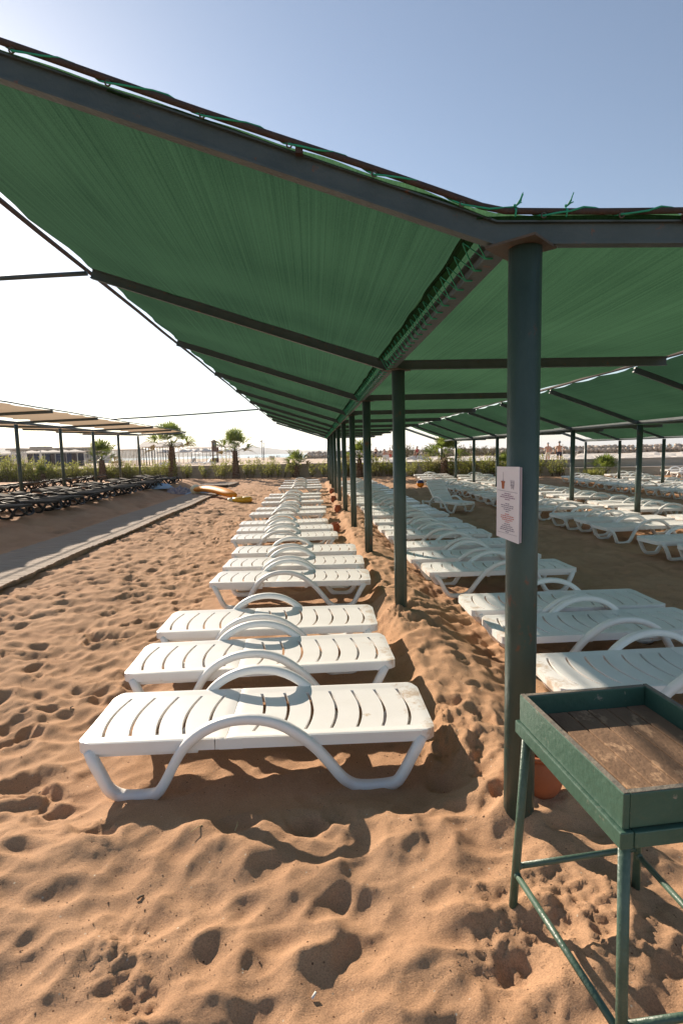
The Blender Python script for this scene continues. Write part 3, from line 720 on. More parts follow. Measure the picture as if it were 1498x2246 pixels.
# first row: left of the big canopy's posts, in the sun; near edges measured on the photograph
row1 = [(-.35, 2.91, -.005), (-.43, 3.90, .02), (-.45, 4.80, -.02), (-.32, 6.62, -.05), (-.31, 7.56, -.04), (-.34, 8.62, -.03), (-.57, 10.1, -.01), (-.62, 11.2, 0), (-.7, 12.25, .01),
        (-.70, 14.2, -.02), (-.66, 15.5, -.01), (-.70, 17.5, .0), (-.76, 19.3, .01), (-.72, 20.9, 0.), (-.62, 24.9, .0), (-.62, 26.6, .01), (-.65, 29.2, .0), (-.7, 31.6, 0)]
G1 = 'white loungers in the sunlit row left of the near posts'
for i, (x, y, a) in enumerate(row1):
    lounger(x, y + LW / 2, a, 'white sun lounger in full sun left of the near posts, %s from the front' % ORD[i], G1)
row2 = [(2.60, 3.42, .02), (2.57, 4.47, .015), (2.55, 5.25, -.02), (2.48, 7.0, .01), (2.42, 8.0, .0), (2.45, 9.0, .02), (2.38, 10.2, -.02), (2.35, 11.1, .01), (2.36, 12.2, 0), (2.4, 13.6, .01), (2.35, 14.5, -.01), (2.36, 15.5, .02),
        (2.32, 17.0, 0), (2.34, 17.9, .01), (2.32, 18.9, 0), (2.34, 20.5, 0), (2.32, 21.5, .01), (2.34, 22.6, 0), (2.35, 24.2, .0), (2.35, 25.4, 0), (2.35, 26.6, .01), (2.35, 28.6, 0), (2.35, 30.2, .01)]
G2 = 'white loungers in the shaded row right of the near posts'
for i, (x, y, a) in enumerate(row2):
    lounger(x, y + LW / 2, pi + a, 'white sun lounger half shaded, right of the near posts, %s from the front' % ORD[i], G2)
def auto_row(x, y0, y1, rz, label, group, seed, step=.98, gap=.75, z=None):
    rr = random.Random(seed); y = y0; i = 0
    while y < y1:
        lounger(x + rr.uniform(-.10, .10), y + LW / 2, rz + rr.uniform(-.05, .05), label % ORD[i], group, z=z); i += 1
        y += step + rr.uniform(-.06, .08) + (gap if i % 3 == 0 else 0)
auto_row(6.80, 6.9, 31.5, 0., 'white sun lounger in the row left of the second canopy posts, %s from the front', 'white loungers left of the second row of posts', 3)
auto_row(8.98, 9.6, 31.0, pi, 'white sun lounger in the row right of the second canopy posts, %s from the front', 'white loungers right of the second row of posts', 4)
auto_row(13.6, 14.0, 28.5, 0., 'white sun lounger in the row left of the farthest posts, %s from the front', 'white loungers left of the farthest posts', 5)
auto_row(16.0, 17.5, 28.6, pi, 'white sun lounger in the row right of the farthest posts, %s from the front', 'white loungers right of the farthest posts', 6)
for i, (x, y) in enumerate([(19.3, 27.2), (19.5, 28.3)]): lounger(x, y, .1, 'white sun lounger standing alone beyond the farthest rows, %s from the front' % ORD[i], 'white loungers beyond the farthest rows')
# one lounger stands between the rows with its backrest up
lone = lounger(4.22, 17.2, radians(112) + pi, 'white sun lounger with raised backrest alone between the second and third rows', None)
if 'group' in lone: del lone['group']
for ch in lone.children:
    if ch.name.split('.')[0] == 'backrest': ch.rotation_euler = (0, radians(50), 0); ch['label'] = 'raised backrest'

# black loungers under the beige canopy
def make_black():
    root = empty('sun_lounger', (0, 0, 0), 0, 'black sun lounger', 'sun lounger')
    for sg in (1, -1): arm_mesh(sg, .06, .065).build('arm_frame', M['black'], root)
    f = MB(); f.box((1.36, 0, .31), (1.24, LW - .06, .05)); f.tube(smooth_path([(1.9, -LW / 2 + .03, .30), (2.0, -LW / 2 + .06, .24), (2.04, -.2, .10), (2.05, 0, .07), (2.04, .2, .10), (2.0, LW / 2 - .06, .24), (1.9, LW / 2 - .03, .30)], 1), .03, 8, (1, 0, 0))
    s = f.build('seat_frame', M['black'], root); bevel_bake(s, .012, 2)
    p = MB(); p.box((1.38, 0, .352), (1.22, LW - .14, .03)); s = p.build('seat', M['pad'], root); bevel_bake(s, .012, 2)
    bk = MB(); bk.box((-.36, 0, .0), (.74, LW - .06, .055)); b = bk.build('backrest', M['black'], root, (.80, 0, .335)); bevel_bake(b, .015, 2); b.rotation_euler = (0, radians(14), 0)
    pd = MB(); pd.box((-.36, 0, .042), (.66, LW - .16, .028)); q = pd.build('back_pad', M['pad'], b); bevel_bake(q, .010, 2)
    st = MB()
    for sg in (1, -1): st.tube([(.62, sg * (LW / 2 - .02), .40), (1.0, sg * (LW / 2 + .02), .30), (1.32, sg * (LW / 2 + .03), .12)], .013, 6, (0, 1, 0))
    st.build('strut', M['black'], root)
    return root
bproto = make_black(); bproto.scale = (1, 1, .86); bused = False
GB1, GB2 = 'black loungers right of the beige canopy posts', 'black loungers left of the beige canopy posts'
ends = [11.0, 11.8, 13.4, 14.7, 15.45, 16.2, 17.6, 18.35, 19.1, 20.5, 21.25, 22.0, 23.7, 24.45, 25.2, 27.3, 28.1, 28.9]
i = 0
for y in ends:
    lab = 'black sun lounger right of the beige canopy posts, %s from the front' % ORD[i]; i += 1
    x = -6.95 - LL + R.uniform(-.1, .1); loc = (x, y + .3, gz(-8, y)); a = R.uniform(-.06, .06)
    if not bused:
        bused = True; bproto.location = loc; bproto.rotation_euler = (0, 0, a); bproto['label'] = lab; bproto['group'] = GB1
    else: copy_thing(bproto, loc, a, lab, GB1)
i = 0
for y in [16.4, 17.2, 18.9, 19.7, 20.5, 22.9, 23.7, 24.5, 26.6, 27.4, 28.2, 30.2, 31.0]:
    lab = 'black sun lounger left of the beige canopy posts, %s from the front' % ORD[i]; i += 1
    copy_thing(bproto, (-11.6 + R.uniform(-.1, .1), y + .3, gz(-12, y)), pi + R.uniform(-.05, .05), lab, GB2)

# ------------------------------------------------------------------ the tray table beside the near post
def make_tray():
    a = radians(4.5); A = Vector((.725, 1.88, 0))
    root = empty('tray_table', (A.x, A.y, 0), a, 'green painted wooden tray on a pipe frame, sand on its planks', 'tray table')
    W_, D_, zt, hb, th = .50, .595, .858, .100, .019
    def bd(c, d, nm='side_board'):
        mb = MB(); mb.box(c, d); o = mb.build(nm, M['greenpaint'], root); bevel_bake(o, .003, 2); return o
    zc = zt - hb / 2
    sides = [((th / 2, -D_ / 2, zc), (th, D_, hb)), ((W_ - th / 2, -D_ / 2, zc), (th, D_, hb)), ((W_ / 2, -th / 2, zc + .001), (W_ - 2 * th - .001, th, hb - .004)), ((W_ / 2, -D_ + th / 2, zc + .001), (W_ - 2 * th - .001, th, hb - .004))]
    for c, d in sides:
        bd(c, d)
        mb = MB(); mb.box((c[0], c[1], zt + .0012 if d[0] == th else zt), (d[0] - .004, d[1] - .004, .002)); mb.build('worn_edge', M['woodedge'], root)
    n = 6; pw = (W_ - 2 * th) / n
    for i in range(n):
        mb = MB(); mb.box((th + pw * (i + .5), -D_ / 2, zt - .078 + R.uniform(-.001, .001)), (pw - .004, D_ - 2 * th - .004, .014)); o = mb.build('bed_plank', M['plank'], root); bevel_bake(o, .002, 1)
    zb = zt - hb - .024; ov = .010
    for c, d in [((-ov / 2 + .012, -D_ / 2, zb), (.028 + ov, D_ + 2 * ov, .046)), ((W_ + ov / 2 - .012, -D_ / 2, zb), (.028 + ov, D_ + 2 * ov, .046)), ((W_ / 2, ov / 2 - .012, zb), (W_ - .056, .028 + ov, .044)), ((W_ / 2, -D_ - ov / 2 + .012, zb), (W_ - .056, .028 + ov, .044))]:
        bd(c, d, 'apron')
    feet = [(.02, -.02), (W_ - .02, -.02), (.02, -D_ + .02), (W_ - .02, -D_ + .02)]
    sp = [(-.035, .03), (.03, .05), (-.0, -.02), (.03, -.03)]
    lo = []
    for (x, y), (sx, sy) in zip(feet, sp):
        mb = MB(); mb.tube([(x + sx * 1.12, y + sy * 1.12, -.12), (x, y, zb - .015)], .0155, 14, (0, 1, 0)); mb.build('leg', M['greenpipe'], root)
        t = (.165 + .12) / (zb + .105); lo.append(Vector((x + sx * 1.12 * (1 - t), y + sy * 1.12 * (1 - t), .165)))
    for p, q in ((0, 1), (0, 2), (1, 3), (2, 3)):
        d = (lo[q] - lo[p]).normalized() * .012; dz = Vector((0, 0, .014 * (1 if (p, q) in ((0, 1), (2, 3)) else -1)))
        mb = MB(); mb.tube([lo[p] + d + dz, lo[q] - d + dz], .0115, 10, (0, 0, 1)); mb.build('cross_bar', M['greenpipe'], root)
        mb = MB(); mb.ball(lo[p] + d * 1.1 + dz, .0145, 8, 6); mb.build('weld', M['greenpipe'], root)
make_tray()

# terracotta pots
def make_pot(rim=True):
    root = empty('terracotta_pot', (0, 0, 0), 0, 'terracotta pot', 'pot')
    mb = MB(); mb.lathe([(.0, -.01), (.070, -.01), (.085, .01), (.112, .06), (.124, .115), (.117, .165), (.098, .2), (.090, .215), (.084, .214), (.09, .195), (.105, .16), (.112, .115), (.10, .06), (.0, .03)], 28); mb.build('bowl', M['terracotta'], root)
    mb = MB(); mb.lathe([(.088, .212), (.104, .218), (.108, .229), (.103, .238), (.088, .238), (.084, .225), (.088, .212)], 28); mb.build('rim', M['terracotta'], root)
    return root
pot = make_pot(); used_p = False
for i, (x, y, s, lab) in enumerate([(1.105, 2.60, 1.0, 'terracotta pot on the sand behind the near post, under the tray table'), (.50, 13.2, .92, 'terracotta pot beside the lounger row, nearest of the four along the posts'),
                                    (.72, 16.9, .95, 'terracotta pot at the foot of a post, second of the four in the row'), (.72, 20.6, .95, 'terracotta pot at the foot of a post, third of the four in the row'),
                                    (.78, 24.3, .95, 'terracotta pot at the foot of a post, farthest of the four in the row')]):
    loc = (x, y, sz(x, y) - .01)
    if i == 0: pot.location = loc; pot['label'] = lab; pot['group'] = 'terracotta pots along the posts'; o = pot
    else: o = copy_thing(pot, loc, R.uniform(0, 6), lab, 'terracotta pots along the posts')
    o.scale = (s, s, s)
    if i == 1: o.rotation_euler = (.12, -.1, 0)

# notice hung on the near post
def make_notice():
    L0 = Vector((.812, 2.405, 0)); R0 = Vector((.866, 2.283, 0)); d = (R0 - L0); wd = d.length; a = math.atan2(d.y, d.x)
    root = empty('notice_board', (L0.x, L0.y, 1.515), a, 'white laminated notice with drawings and small text hung on the near post', 'notice')
    # local x along the sheet, -y faces the viewer
    def quad_sheet(mb, y, t, dz=0., ins=0.):
        mb.add([(0 + ins, y, -.155 + ins), (wd - ins, y, -.175 + ins), (wd - ins, y, .155 - ins), (0 + ins, y, .155 - ins), (0 + ins, y + t, -.155 + ins), (wd - ins, y + t, -.175 + ins), (wd - ins, y + t, .155 - ins), (0 + ins, y + t, .155 - ins)],
               [(0, 1, 2, 3), (7, 6, 5, 4), (4, 5, 1, 0), (5, 6, 2, 1), (6, 7, 3, 2), (7, 4, 0, 3)])
    for k in range(4):
        mb = MB(); quad_sheet(mb, .0055 * k, .0042, 0, .0012 * (k % 2) + (.002 if k else 0)); mb.build('sheet', M['paper'] if k == 0 else M['paper_edge'], root)
    mb = MB(); mb.tube([(wd * .5, .02, .150), (wd * .6, .05, .150)], .003, 6, (0, 0, 1)); mb.build('wire', M['beam'], root)
    f = -.0009
    def bar(mb, x0, x1, z, h, sl=-.08): mb.add([(x0, f, z + x0 * sl - h / 2), (x1, f, z + x1 * sl - h / 2), (x1, f, z + x1 * sl + h / 2), (x0, f, z + x0 * sl + h / 2)], [(0, 1, 2, 3)])
    mb = MB(); bar(mb, .008, wd - .008, .053, .0016); bar(mb, .008, wd - .008, -.132, .0012); mb.build('rule', M['ink'], root)
    pd = MB(); pd.add([(.028, f, .093), (.052, f, .092), (.052, f, .085), (.049, f, .085), (.047, f, .058), (.033, f, .059), (.031, f, .086), (.028, f, .086)], [(7, 6, 5, 4, 3, 2, 1, 0)]); pd.build('pot_drawing', M['terracotta'], root)
    ck = MB(); ck.add([(.040, f, .096), (.0415, f, .096), (.0415, f, .132), (.040, f, .132)], [(0, 1, 2, 3)]); ck.add([(.036, f, .094), (.046, f, .094), (.046, f, .0965), (.036, f, .0965)], [(0, 1, 2, 3)])
    for (x0, z0, x1, z1) in [(.086, .097, .090, .058), (.106, .096, .103, .057), (.086, .086, .106, .085), (.087, .079, .105, .078), (.084, .075, .106, .074), (.092, .097, .092, .086), (.099, .097, .099, .086), (.094, .074, .095, .062), (.1, .074, .099, .062)]:
        dx, dz = x1 - x0, z1 - z0; L = sqrt(dx * dx + dz * dz); nx, nz = -dz / L * .0011, dx / L * .0011
        ck.add([(x0 - nx, f, z0 - nz), (x1 - nx, f, z1 - nz), (x1 + nx, f, z1 + nz), (x0 + nx, f, z0 + nz)], [(0, 1, 2, 3)])
    ck.build('chair_drawing', M['ink'], root)
    rr = random.Random(4)
    blocks = [('purpleink', .038, [.036, .070, .088, .03]), ('ink', -.006, [.024, .078, .072, .044, .02]), ('redink', -.052, [.026, .078, .080, .062, .024]), ('ink', -.096, [.036, .062, .078, .086, .020])]
    for mt, z, ls in blocks:
        mb = MB()
        for k, L in enumerate(ls):
            x = wd * .5 - L / 2; zz = z - .0085 * k; xe = wd * .5 + L / 2
            while x < xe:
                e = min(xe, x + rr.uniform(.006, .014)); bar(mb, x, e, zz + .005, .0038); x = e + .0022
        mb.build('text_block', M[mt], root)
make_notice()

# ------------------------------------------------------------------ boardwalks and things lying about
def boardwalk(name, label, x0, x1, y0, y1, z, rz=0., wob=.03):
    root = empty(name, ((x0 + x1) / 2, y0, z), rz, label, 'boardwalk'); mb = MB(); y = 0.; hw = (x1 - x0) / 2
    while y < y1 - y0:
        k = R.uniform(.075, .09); sh = wob * sin((y + y0) * 1.1) + R.uniform(-.012, .012)
        mb.box((sh, y + k / 2, -.016 + R.uniform(-.002, .002)), (2 * hw + R.uniform(-.02, .02), k, .028), R.uniform(-.003, .003)); y += k + .014
    mb.build('deck', M['deck'], root)
    for s in (-1, 1):
        b = MB(); b.box((s * (hw - .08), (y1 - y0) / 2, -.085), (.05, y1 - y0 - .04, .105)); b.build('side_beam', M['deck'], root)
    return root
boardwalk('boardwalk', 'long weathered plank boardwalk laid on the sand left of the sunlit row', -5.55, -4.22, 3.0, 24.9, .085)
boardwalk('boardwalk', 'short separate piece of boardwalk lying beyond the orange float', -6.4, -4.55, 30.2, 33.2, .13, -.05)

def float_canoe():
    p0, p1 = Vector((-5.45, 25.0, .0)), Vector((-3.05, 21.6, .0)); root = empty('inflatable_float', (p0.x, p0.y, sz(p0.x, p0.y)), math.atan2(p1.y - p0.y, p1.x - p0.x), 'long orange inflatable float with a cream nose lying across the boardwalk end', 'float')
    L = (p1 - p0).length; prof = [(.25 * cos(2 * pi * k / 20) * (1 + .05 * cos(6 * pi * k / 10)), .15 * sin(2 * pi * k / 20) * (1 + .07 * cos(8 * pi * k / 10))) for k in range(20)]
    n = 22; path = [(L * (.1 + .9 * i / n), 0, .26 + .09 * sin(pi * (i / n) ** .8) - .10 * (i / n) ** 3) for i in range(n + 1)]
    sc = [min(1, .74 + .5 * i / n) * (1 if i < n - 5 else sqrt(max(.02, 1 - ((i - n + 5) / 5) ** 2))) for i in range(n + 1)]
    mb = MB(); mb.sweep(path, prof, (0, 0, 1), True, True, sc); mb.build('hull', M['orange'], root)
    mb = MB(); mb.ball((L * .085, 0, .26), .24, 16, 10, (1.0, 1.0, .95)); mb.build('nose', M['cream'], root)
float_canoe()
def ring_float():
    x, y = -2.80, 21.5; root = empty('inflatable_ring', (x, y, sz(x, y)), .3, 'small yellow and cream inflatable lying on the sand by the orange float', 'inflatable')
    mb = MB(); mb.tube([(.30 * cos(t), .26 * sin(t), .10) for t in [2 * pi * k / 20 for k in range(20)]], .11, 10, (0, 0, 1), closed=True); mb.build('ring', M['yellow'], root)
    mb = MB(); mb.ball((.18, -.02, .17), .12, 10, 6, (1.5, 1, .45)); mb.build('cushion', M['cream'], root)
    mb = MB(); mb.ball((-.40, .05, .10), .13, 10, 6, (1.4, 1, .7)); mb.build('tail', M['cream'], root)
ring_float()
def heap(name, label, cat, x, y, sx, sy, h, m, seed, rz=0., z=None):
    rr = np.random.default_rng(seed); n = 26; vs = []; fs = []
    for j in range(n + 1):
        for i in range(n + 1):
            u, v = i / n * 2 - 1, j / n * 2 - 1; q = max(abs(u), abs(v)); e = max(0, 1 - q ** 4)
            px, py = u * sx * (1 + .12 * sin(v * 5 + seed)), v * sy * (1 + .15 * sin(u * 4 + seed * 2))
            hh = h * e * (.5 + 1.1 * abs(float(perlin(np.array([u * 1.6 + seed * 3.1]), np.array([v * 2.2]))[0]) + .35 * float(perlin(np.array([u * 4.]), np.array([v * 5. + seed]))[0])))
            vs.append((px, py, hh))
    for j in range(n):
        for i in range(n): fs.append((j * (n + 1) + i, j * (n + 1) + i + 1, (j + 1) * (n + 1) + i + 1, (j + 1) * (n + 1) + i))
    mb = MB(); mb.add(vs, fs, True); o = mb.build(name, m, None, (x, y, (sz(x, y) if z is None else z) + .005), rz); return tag(o, label, cat)
heap('towel', 'crumpled pale blue towel on the sand by the black loungers', 'towel', -7.15, 25.6, .62, .5, .30, M['towel'], 2, .4)
heap('towel', 'pale blue towel spread at the end of the long boardwalk', 'towel', -5.15, 25.4, .66, .35, .18, M['towel'], 5, .1)
heap('beach_bag', 'mottled dark blue and beige cloth bag beside the blue towel', 'bag', -6.15, 25.4, .55, .32, .34, M['bag'], 3, .1)
def ball_toy():
    x, y = 5.62, 28.8; root = empty('beach_ball', (x, y, sz(x, y) + .19), 0, 'orange and dark blue beach ball by the third lounger row', 'ball')
    mb = MB(); mb.ball((0, 0, 0), .2, 20, 14); mb.build('lower_panel', M['orange'], root)
    mb = MB(); mb.add(*[(lambda b: (b.v, b.f))(MB().ball((0, 0, 0), .203, 20, 14))][0], True); mb.v = [p for p in mb.v]; mb.f = [f for f in mb.f if all(mb.v[i][2] > .03 for i in f)]; mb.sm = [True] * len(mb.f); mb.build('upper_panel', M['ballblue'], root)
ball_toy()
for (x, y, rz, lab) in [(-.62, 2.42, .5, 'dry straw on the shaded sand in front of the first lounger'), (-.42, 2.44, 1.2, 'curved dry straw by the first lounger foot')]:
    mb = MB(); mb.tube([(0, 0, .012), (.03, .004, .02), (.06, .018, .012)], .0022, 5, (0, 0, 1)); tag(mb.build('straw', M['straw'], None, (x, y, sz(x, y)), rz), lab, 'straw')
mb = MB(); mb.cyl((0, 0, .006), (.022, .004, .007), .0045, n=8); x, y = -.055, 1.62; tag(mb.build('cigarette_butt', M['butt'], None, (x, y, sz(x, y)), .8), 'small white cigarette butt on the sand in front', 'cigarette butt')
for i, (x, y, rz) in enumerate([(-.77, 2.10, .6), (-1.62, 3.03, .2), (-1.9, 4.1, 1.)]):
    mb = MB(); mb.sweep([(0, 0, .006), (.012, .003, .011), (.028, .004, .007)], [(-.005, -.002), (.005, -.002), (.005, .002), (-.005, .002)], (0, 0, 1)); tag(mb.build('bark_chip', M['twig'], None, (x, y, sz(x, y)), rz), ['small dark bark chip on sand below the first lounger', 'dark bark chip on sand left of the first lounger', 'dark bark chip on sand left of the second lounger'][i], 'bark chip')

db = MB(); rr = random.Random(77)
for _ in range(2600):
    if rr.random() < .55: x, y = rr.choice([(.75, 3.3, .2, .5), (.8, 5.7, .22, .25), (1.0, 1.85, .28, .28), (.62, 1.75, .14, .22), (-.75, 1.85, .12, .18), (-.62, 1.62, .1, .16)])[:2]; x += rr.gauss(0, .2); y += rr.gauss(0, .25)
    else: x, y = rr.uniform(-3, 2), 1.3 + 3.6 * rr.random() ** 1.5
    r = rr.choice([.0010, .0014, .0018, .0022, .003]) * rr.uniform(.7, 1.4) * (1 + .25 * (y - 1.3)); z = sz(x, y) + r * .3
    q = [Vector((x, y, z)) + rvec_(rr) * r * rr.uniform(.8, 1.5) for _ in range(5)]
    db.add(q, [(0, 1, 2), (0, 2, 3), (0, 3, 4), (1, 2, 4), (2, 3, 4), (0, 1, 4)])
tag(db.build('sand_crumbs', M['crumb']), kind='stuff')

# ------------------------------------------------------------------ wall, shrubs and palms at the end of the sand
def wall_strip(name, label, pts, h0, h1, th, material, lines=0, cat='wall', copem=None):
    root = empty(name, (pts[0][0], pts[0][1], 0), 0, label, cat); ox, oy = pts[0]
    mb = MB(); cp = MB()
    P = [Vector((x - ox, y - oy, 0)) for x, y in pts]
    mb.sweep(P, [(-th / 2, h0), (th / 2, h0), (th / 2, h1), (-th / 2, h1)], (0, 0, 1), False); mb.build('wall_body', material, root)
    if copem: cp.sweep(P, [(-th / 2 - .03, h1 + .002), (th / 2 + .03, h1 + .002), (th / 2 + .03, h1 + .06), (-th / 2 - .03, h1 + .06)], (0, 0, 1), False); cp.build('coping', copem, root)
    for k in range(lines):
        ln = MB(); z = h0 + (h1 - h0) * (k + .6) / (lines + .2)
        ln.sweep(P, [(th / 2, z), (th / 2 + .012, z), (th / 2 + .012, z + .03), (th / 2, z + .03)], (0, 0, 1), False); ln.build('form_line', material, root)
    return root
wall_strip('garden_wall', 'long grey concrete wall closing the sand behind the palms and shrubs', WALL, -.3, .96, .25, M['concrete'], 3, 'wall', M['concrete'])
wall_strip('step_wall', 'low concrete step along the foot of the wall at the right', [(14.2, 30.7), (70., 19.3)], -.4, .50, .9, M['concrete'], 0, 'wall', M['concrete'])
root = empty('stone_bank', (2.6, 63., 0), 0, 'low sloping bank of pale stones beyond the wall at the right', 'stone bank')
mb = MB(); P_ = [Vector((0, 0, 0)), Vector((77.4, -18.5, 0))]; nn = 150; rr = random.Random(12); vs_ = []; fs_ = []; mm = 10
for i in range(nn + 1):
    c_ = P_[0].lerp(P_[1], i / nn)
    for k in range(mm + 1):
        t = k / mm; vs_.append((c_.x + rr.uniform(-.1, .1), c_.y - 4.5 + 9 * t, .40 + .55 * t + (rr.uniform(-.07, .09) if 0 < k < mm else -.1) - (.6 if k == mm else 0)))
for i in range(nn):
    for k in range(mm): a_ = i * (mm + 1) + k; fs_.append((a_, a_ + mm + 1, a_ + mm + 2, a_ + 1))
mb.add(vs_, fs_, False); mb.build('stones', M['pebble'], root)

def leaf_quad(mb, p, d, L, wd, nrm):
    s = d.cross(nrm)
    if s.length < 1e-4: s = Vector((1, 0, 0))
    s = s.normalized() * wd / 2; m = p + d * L * .45
    mb.add([p, m + s, p + d * L + Vector((0, 0, -.03 * L)), m - s], [(0, 1, 2, 3)])
def rvec(rr): return Vector((rr.gauss(0, 1), rr.gauss(0, 1), rr.gauss(0, 1))).normalized()
def make_shrub(seed, wd, h, nst, per, Lf=.15):
    rr = random.Random(seed); root = empty('oleander_bush', (0, 0, 0), 0, 'oleander bush', 'bush'); lv = MB(); st = MB()
    for _ in range(nst):
        b = Vector((rr.uniform(-.25, .25) * wd, rr.uniform(-.2, .2) * wd * .7, -.05)); t = Vector((b.x * 2.1 + rr.uniform(-.15, .15), b.y * 2. + rr.uniform(-.12, .12), h * rr.uniform(.6, 1.05)))
        mid = (b + t) / 2 + Vector((rr.uniform(-.06, .06), rr.uniform(-.06, .06), .05)); st.tube([b, mid, t], .010, 4, (0, 1, 0), [1, .8, .4])
        for k in range(per):
            f = rr.uniform(.12, 1) ** .8; p = b.lerp(mid, f * 2) if f < .5 else mid.lerp(t, f * 2 - 1)
            d = (rvec(rr) + Vector((0, 0, .75))).normalized(); p = p + rvec(rr) * .10 * rr.random()
            leaf_quad(lv, p, d, Lf * rr.uniform(.7, 1.35), Lf * .26, rvec(rr))
    st.build('stem', M['twig'], root); lv.build('foliage', M['leaf'], root); return root
shr = [make_shrub(1, 1.25, 1.15, 24, 26), make_shrub(2, 1.0, 1.0, 18, 24), make_shrub(3, 1.5, 1.3, 30, 28), make_shrub(4, .8, .9, 12, 24)]
shr_used = [False] * 4
spots = []
x = -27.5
rr = random.Random(21)
while x < 14.4:
    left = x < -9
    spots.append((x, wall_y(x) - rr.uniform(.55, 1.2), (rr.uniform(1.15, 1.75) if x < -19 else rr.uniform(.85, 1.25)), rr.choice([0, 2]) if left else rr.choice([0, 1, 2, 3])))
    x += rr.uniform(.7, 1.05) if left else rr.uniform(.85, 1.35)
for i, (x, y, s, k) in enumerate(spots):
    lab = 'yellow-green oleander bush at the foot of the wall, %s from the left' % (ORD[i] if i < len(ORD) else 'thirty-%s' % ORD[i - 30] if i < 39 else 'fortieth' if i == 39 else 'forty-%s' % ORD[i - 40] if i < 49 else 'fiftieth' if i == 49 else 'fifty-%s' % ORD[i - 50])
    loc = (x, y, gz(x, y)); a = rr.uniform(0, 6.28)
    if not shr_used[k]:
        shr_used[k] = True; o = shr[k]; o.location = loc; o.rotation_euler = (0, 0, a); o['label'] = lab; o['group'] = 'oleander bushes along the wall'
    else: o = copy_thing(shr[k], loc, a, lab, 'oleander bushes along the wall')
    o.scale = (s, s, s)

def make_palm(seed, trunk_h, r0, nleaf, pet, fan, spread=1.):
    rr = random.Random(seed); root = empty('fan_palm', (0, 0, 0), 0, 'fan palm', 'palm tree')
    t = MB(); n = 18; m = max(7, int(trunk_h * 16)); vs = []; fs = []
    for j in range(m + 1):
        z = trunk_h * j / m; r = .92 * r0 * (1.15 - .62 * (j / m) ** .6) * (1.10 if j % 2 else .93)
        for i in range(n):
            a = 2 * pi * i / n + (j % 2) * pi / n; q = r * rr.uniform(.9, 1.12); vs.append((q * cos(a), q * sin(a), z - .15))
    for j in range(m):
        for i in range(n): fs.append((j * n + i, j * n + (i + 1) % n, (j + 1) * n + (i + 1) % n, (j + 1) * n + i))
    t.add(vs, fs, False); t.add([v for v in vs[-n:]], [tuple(range(n))]); tr = t.build('trunk', M['trunk'], root)
    cr = MB(); dead = MB(); base = Vector((0, 0, trunk_h - .18))
    for k in range(nleaf):
        az = k * 2.39996 + rr.uniform(-.3, .3); f = (k + .5) / nleaf; el = radians(84 - 88 * f ** 1.2 * spread + rr.uniform(-9, 9)); d = Vector((cos(az) * cos(el), sin(az) * cos(el), sin(el)))
        L = pet * rr.uniform(.8, 1.15); hub = base + d * L + Vector((0, 0, -.10 * L * f)); side = d.cross(Vector((0, 0, 1))).normalized() if abs(d.z) < .98 else Vector((1, 0, 0)); up = side.cross(d).normalized()
        ro = rr.uniform(-.7, .7); side, up = side * cos(ro) + up * sin(ro), up * cos(ro) - side * sin(ro)
        g = dead if (f > .88 and trunk_h > .8) else cr
        g.tube([base + d * .05, base + d * L * .55, hub], .012, 4, (0, 0, 1) if abs(d.z) < .9 else (0, 1, 0), [1.3, 1, .8])
        nb = 19
        for b in range(nb):
            t_ = (b / (nb - 1) - .5) * radians(195); bl = fan * (1 - .25 * abs(t_) / 2.) * rr.uniform(.88, 1.08)
            bd = (d * cos(t_) + side * sin(t_) + up * (.55 * sin(t_) ** 2 + rr.uniform(-.12, .12))).normalized()
            wv = (bd.cross(up + d * .3)).normalized() * fan * .042; tip = hub + bd * bl + Vector((0, 0, -.13 * bl * (1 + f))); mid = hub + bd * bl * .55 + up * .02
            g.add([hub, mid + wv, tip, mid - wv], [(0, 1, 2, 3)])
    for k in range(26):      # cut petiole stubs on the trunk
        a = rr.uniform(0, 6.28); z = trunk_h * rr.uniform(.35, 1) - .1; r = r0 * .8
        t2 = Vector((cos(a), sin(a), .9)).normalized(); dead.tube([Vector((r * cos(a) * .8, r * sin(a) * .8, z)), Vector((r * cos(a) * .8, r * sin(a) * .8, z)) + t2 * .16], .022, 4, (0, 0, 1), [1, .5])
    cr.build('crown', M['frond'], root); dead.build('dry_fronds', M['deadfrond'], root)
    return root
PAL = [(380, 2.45, .36, 22, 1.1, 1.0, 'tallest fan palm with a thick trunk, at the end of the beige canopy'), (518, 2.05, .30, 18, .85, .95, 'fan palm with a slim trunk left of the two lamp posts'),
       (651, .95, .24, 15, .7, .75, 'small fan palm at the far end of the sunlit lounger row'), (789, 1.3, .27, 19, .75, .72, 'fan palm partly hidden behind the near row of posts'),
       (974, 1.3, .30, 17, .85, .85, 'bushy fan palm beside the far posts of the second canopy'), (226, 1.6, .34, 17, .85, .9, 'fan palm with a shaggy trunk behind the black loungers'),
       (95, .75, .24, 9, .34, .48, 'small young fan palm at the left among the bushes'), (1326, .32, .22, 13, .6, .66, 'stemless young fan palm in front of the low step'),
       (1107, .6, .24, 10, .6, .62, 'low fan palm just left of the near post')]
for i, (px, th, r0, nl, pet, fan, lab) in enumerate(PAL):
    y = 38.
    for _ in range(6): X_ = at(px, 1040, Y=y).x; y = float(wall_y(X_)) - 1.15
    o = make_palm(40 + i, th, r0, nl, pet, fan, 1. if th > .5 else .75); o.location = (X_, y, gz(X_, y)); o['label'] = lab; o['group'] = 'fan palms along the wall'
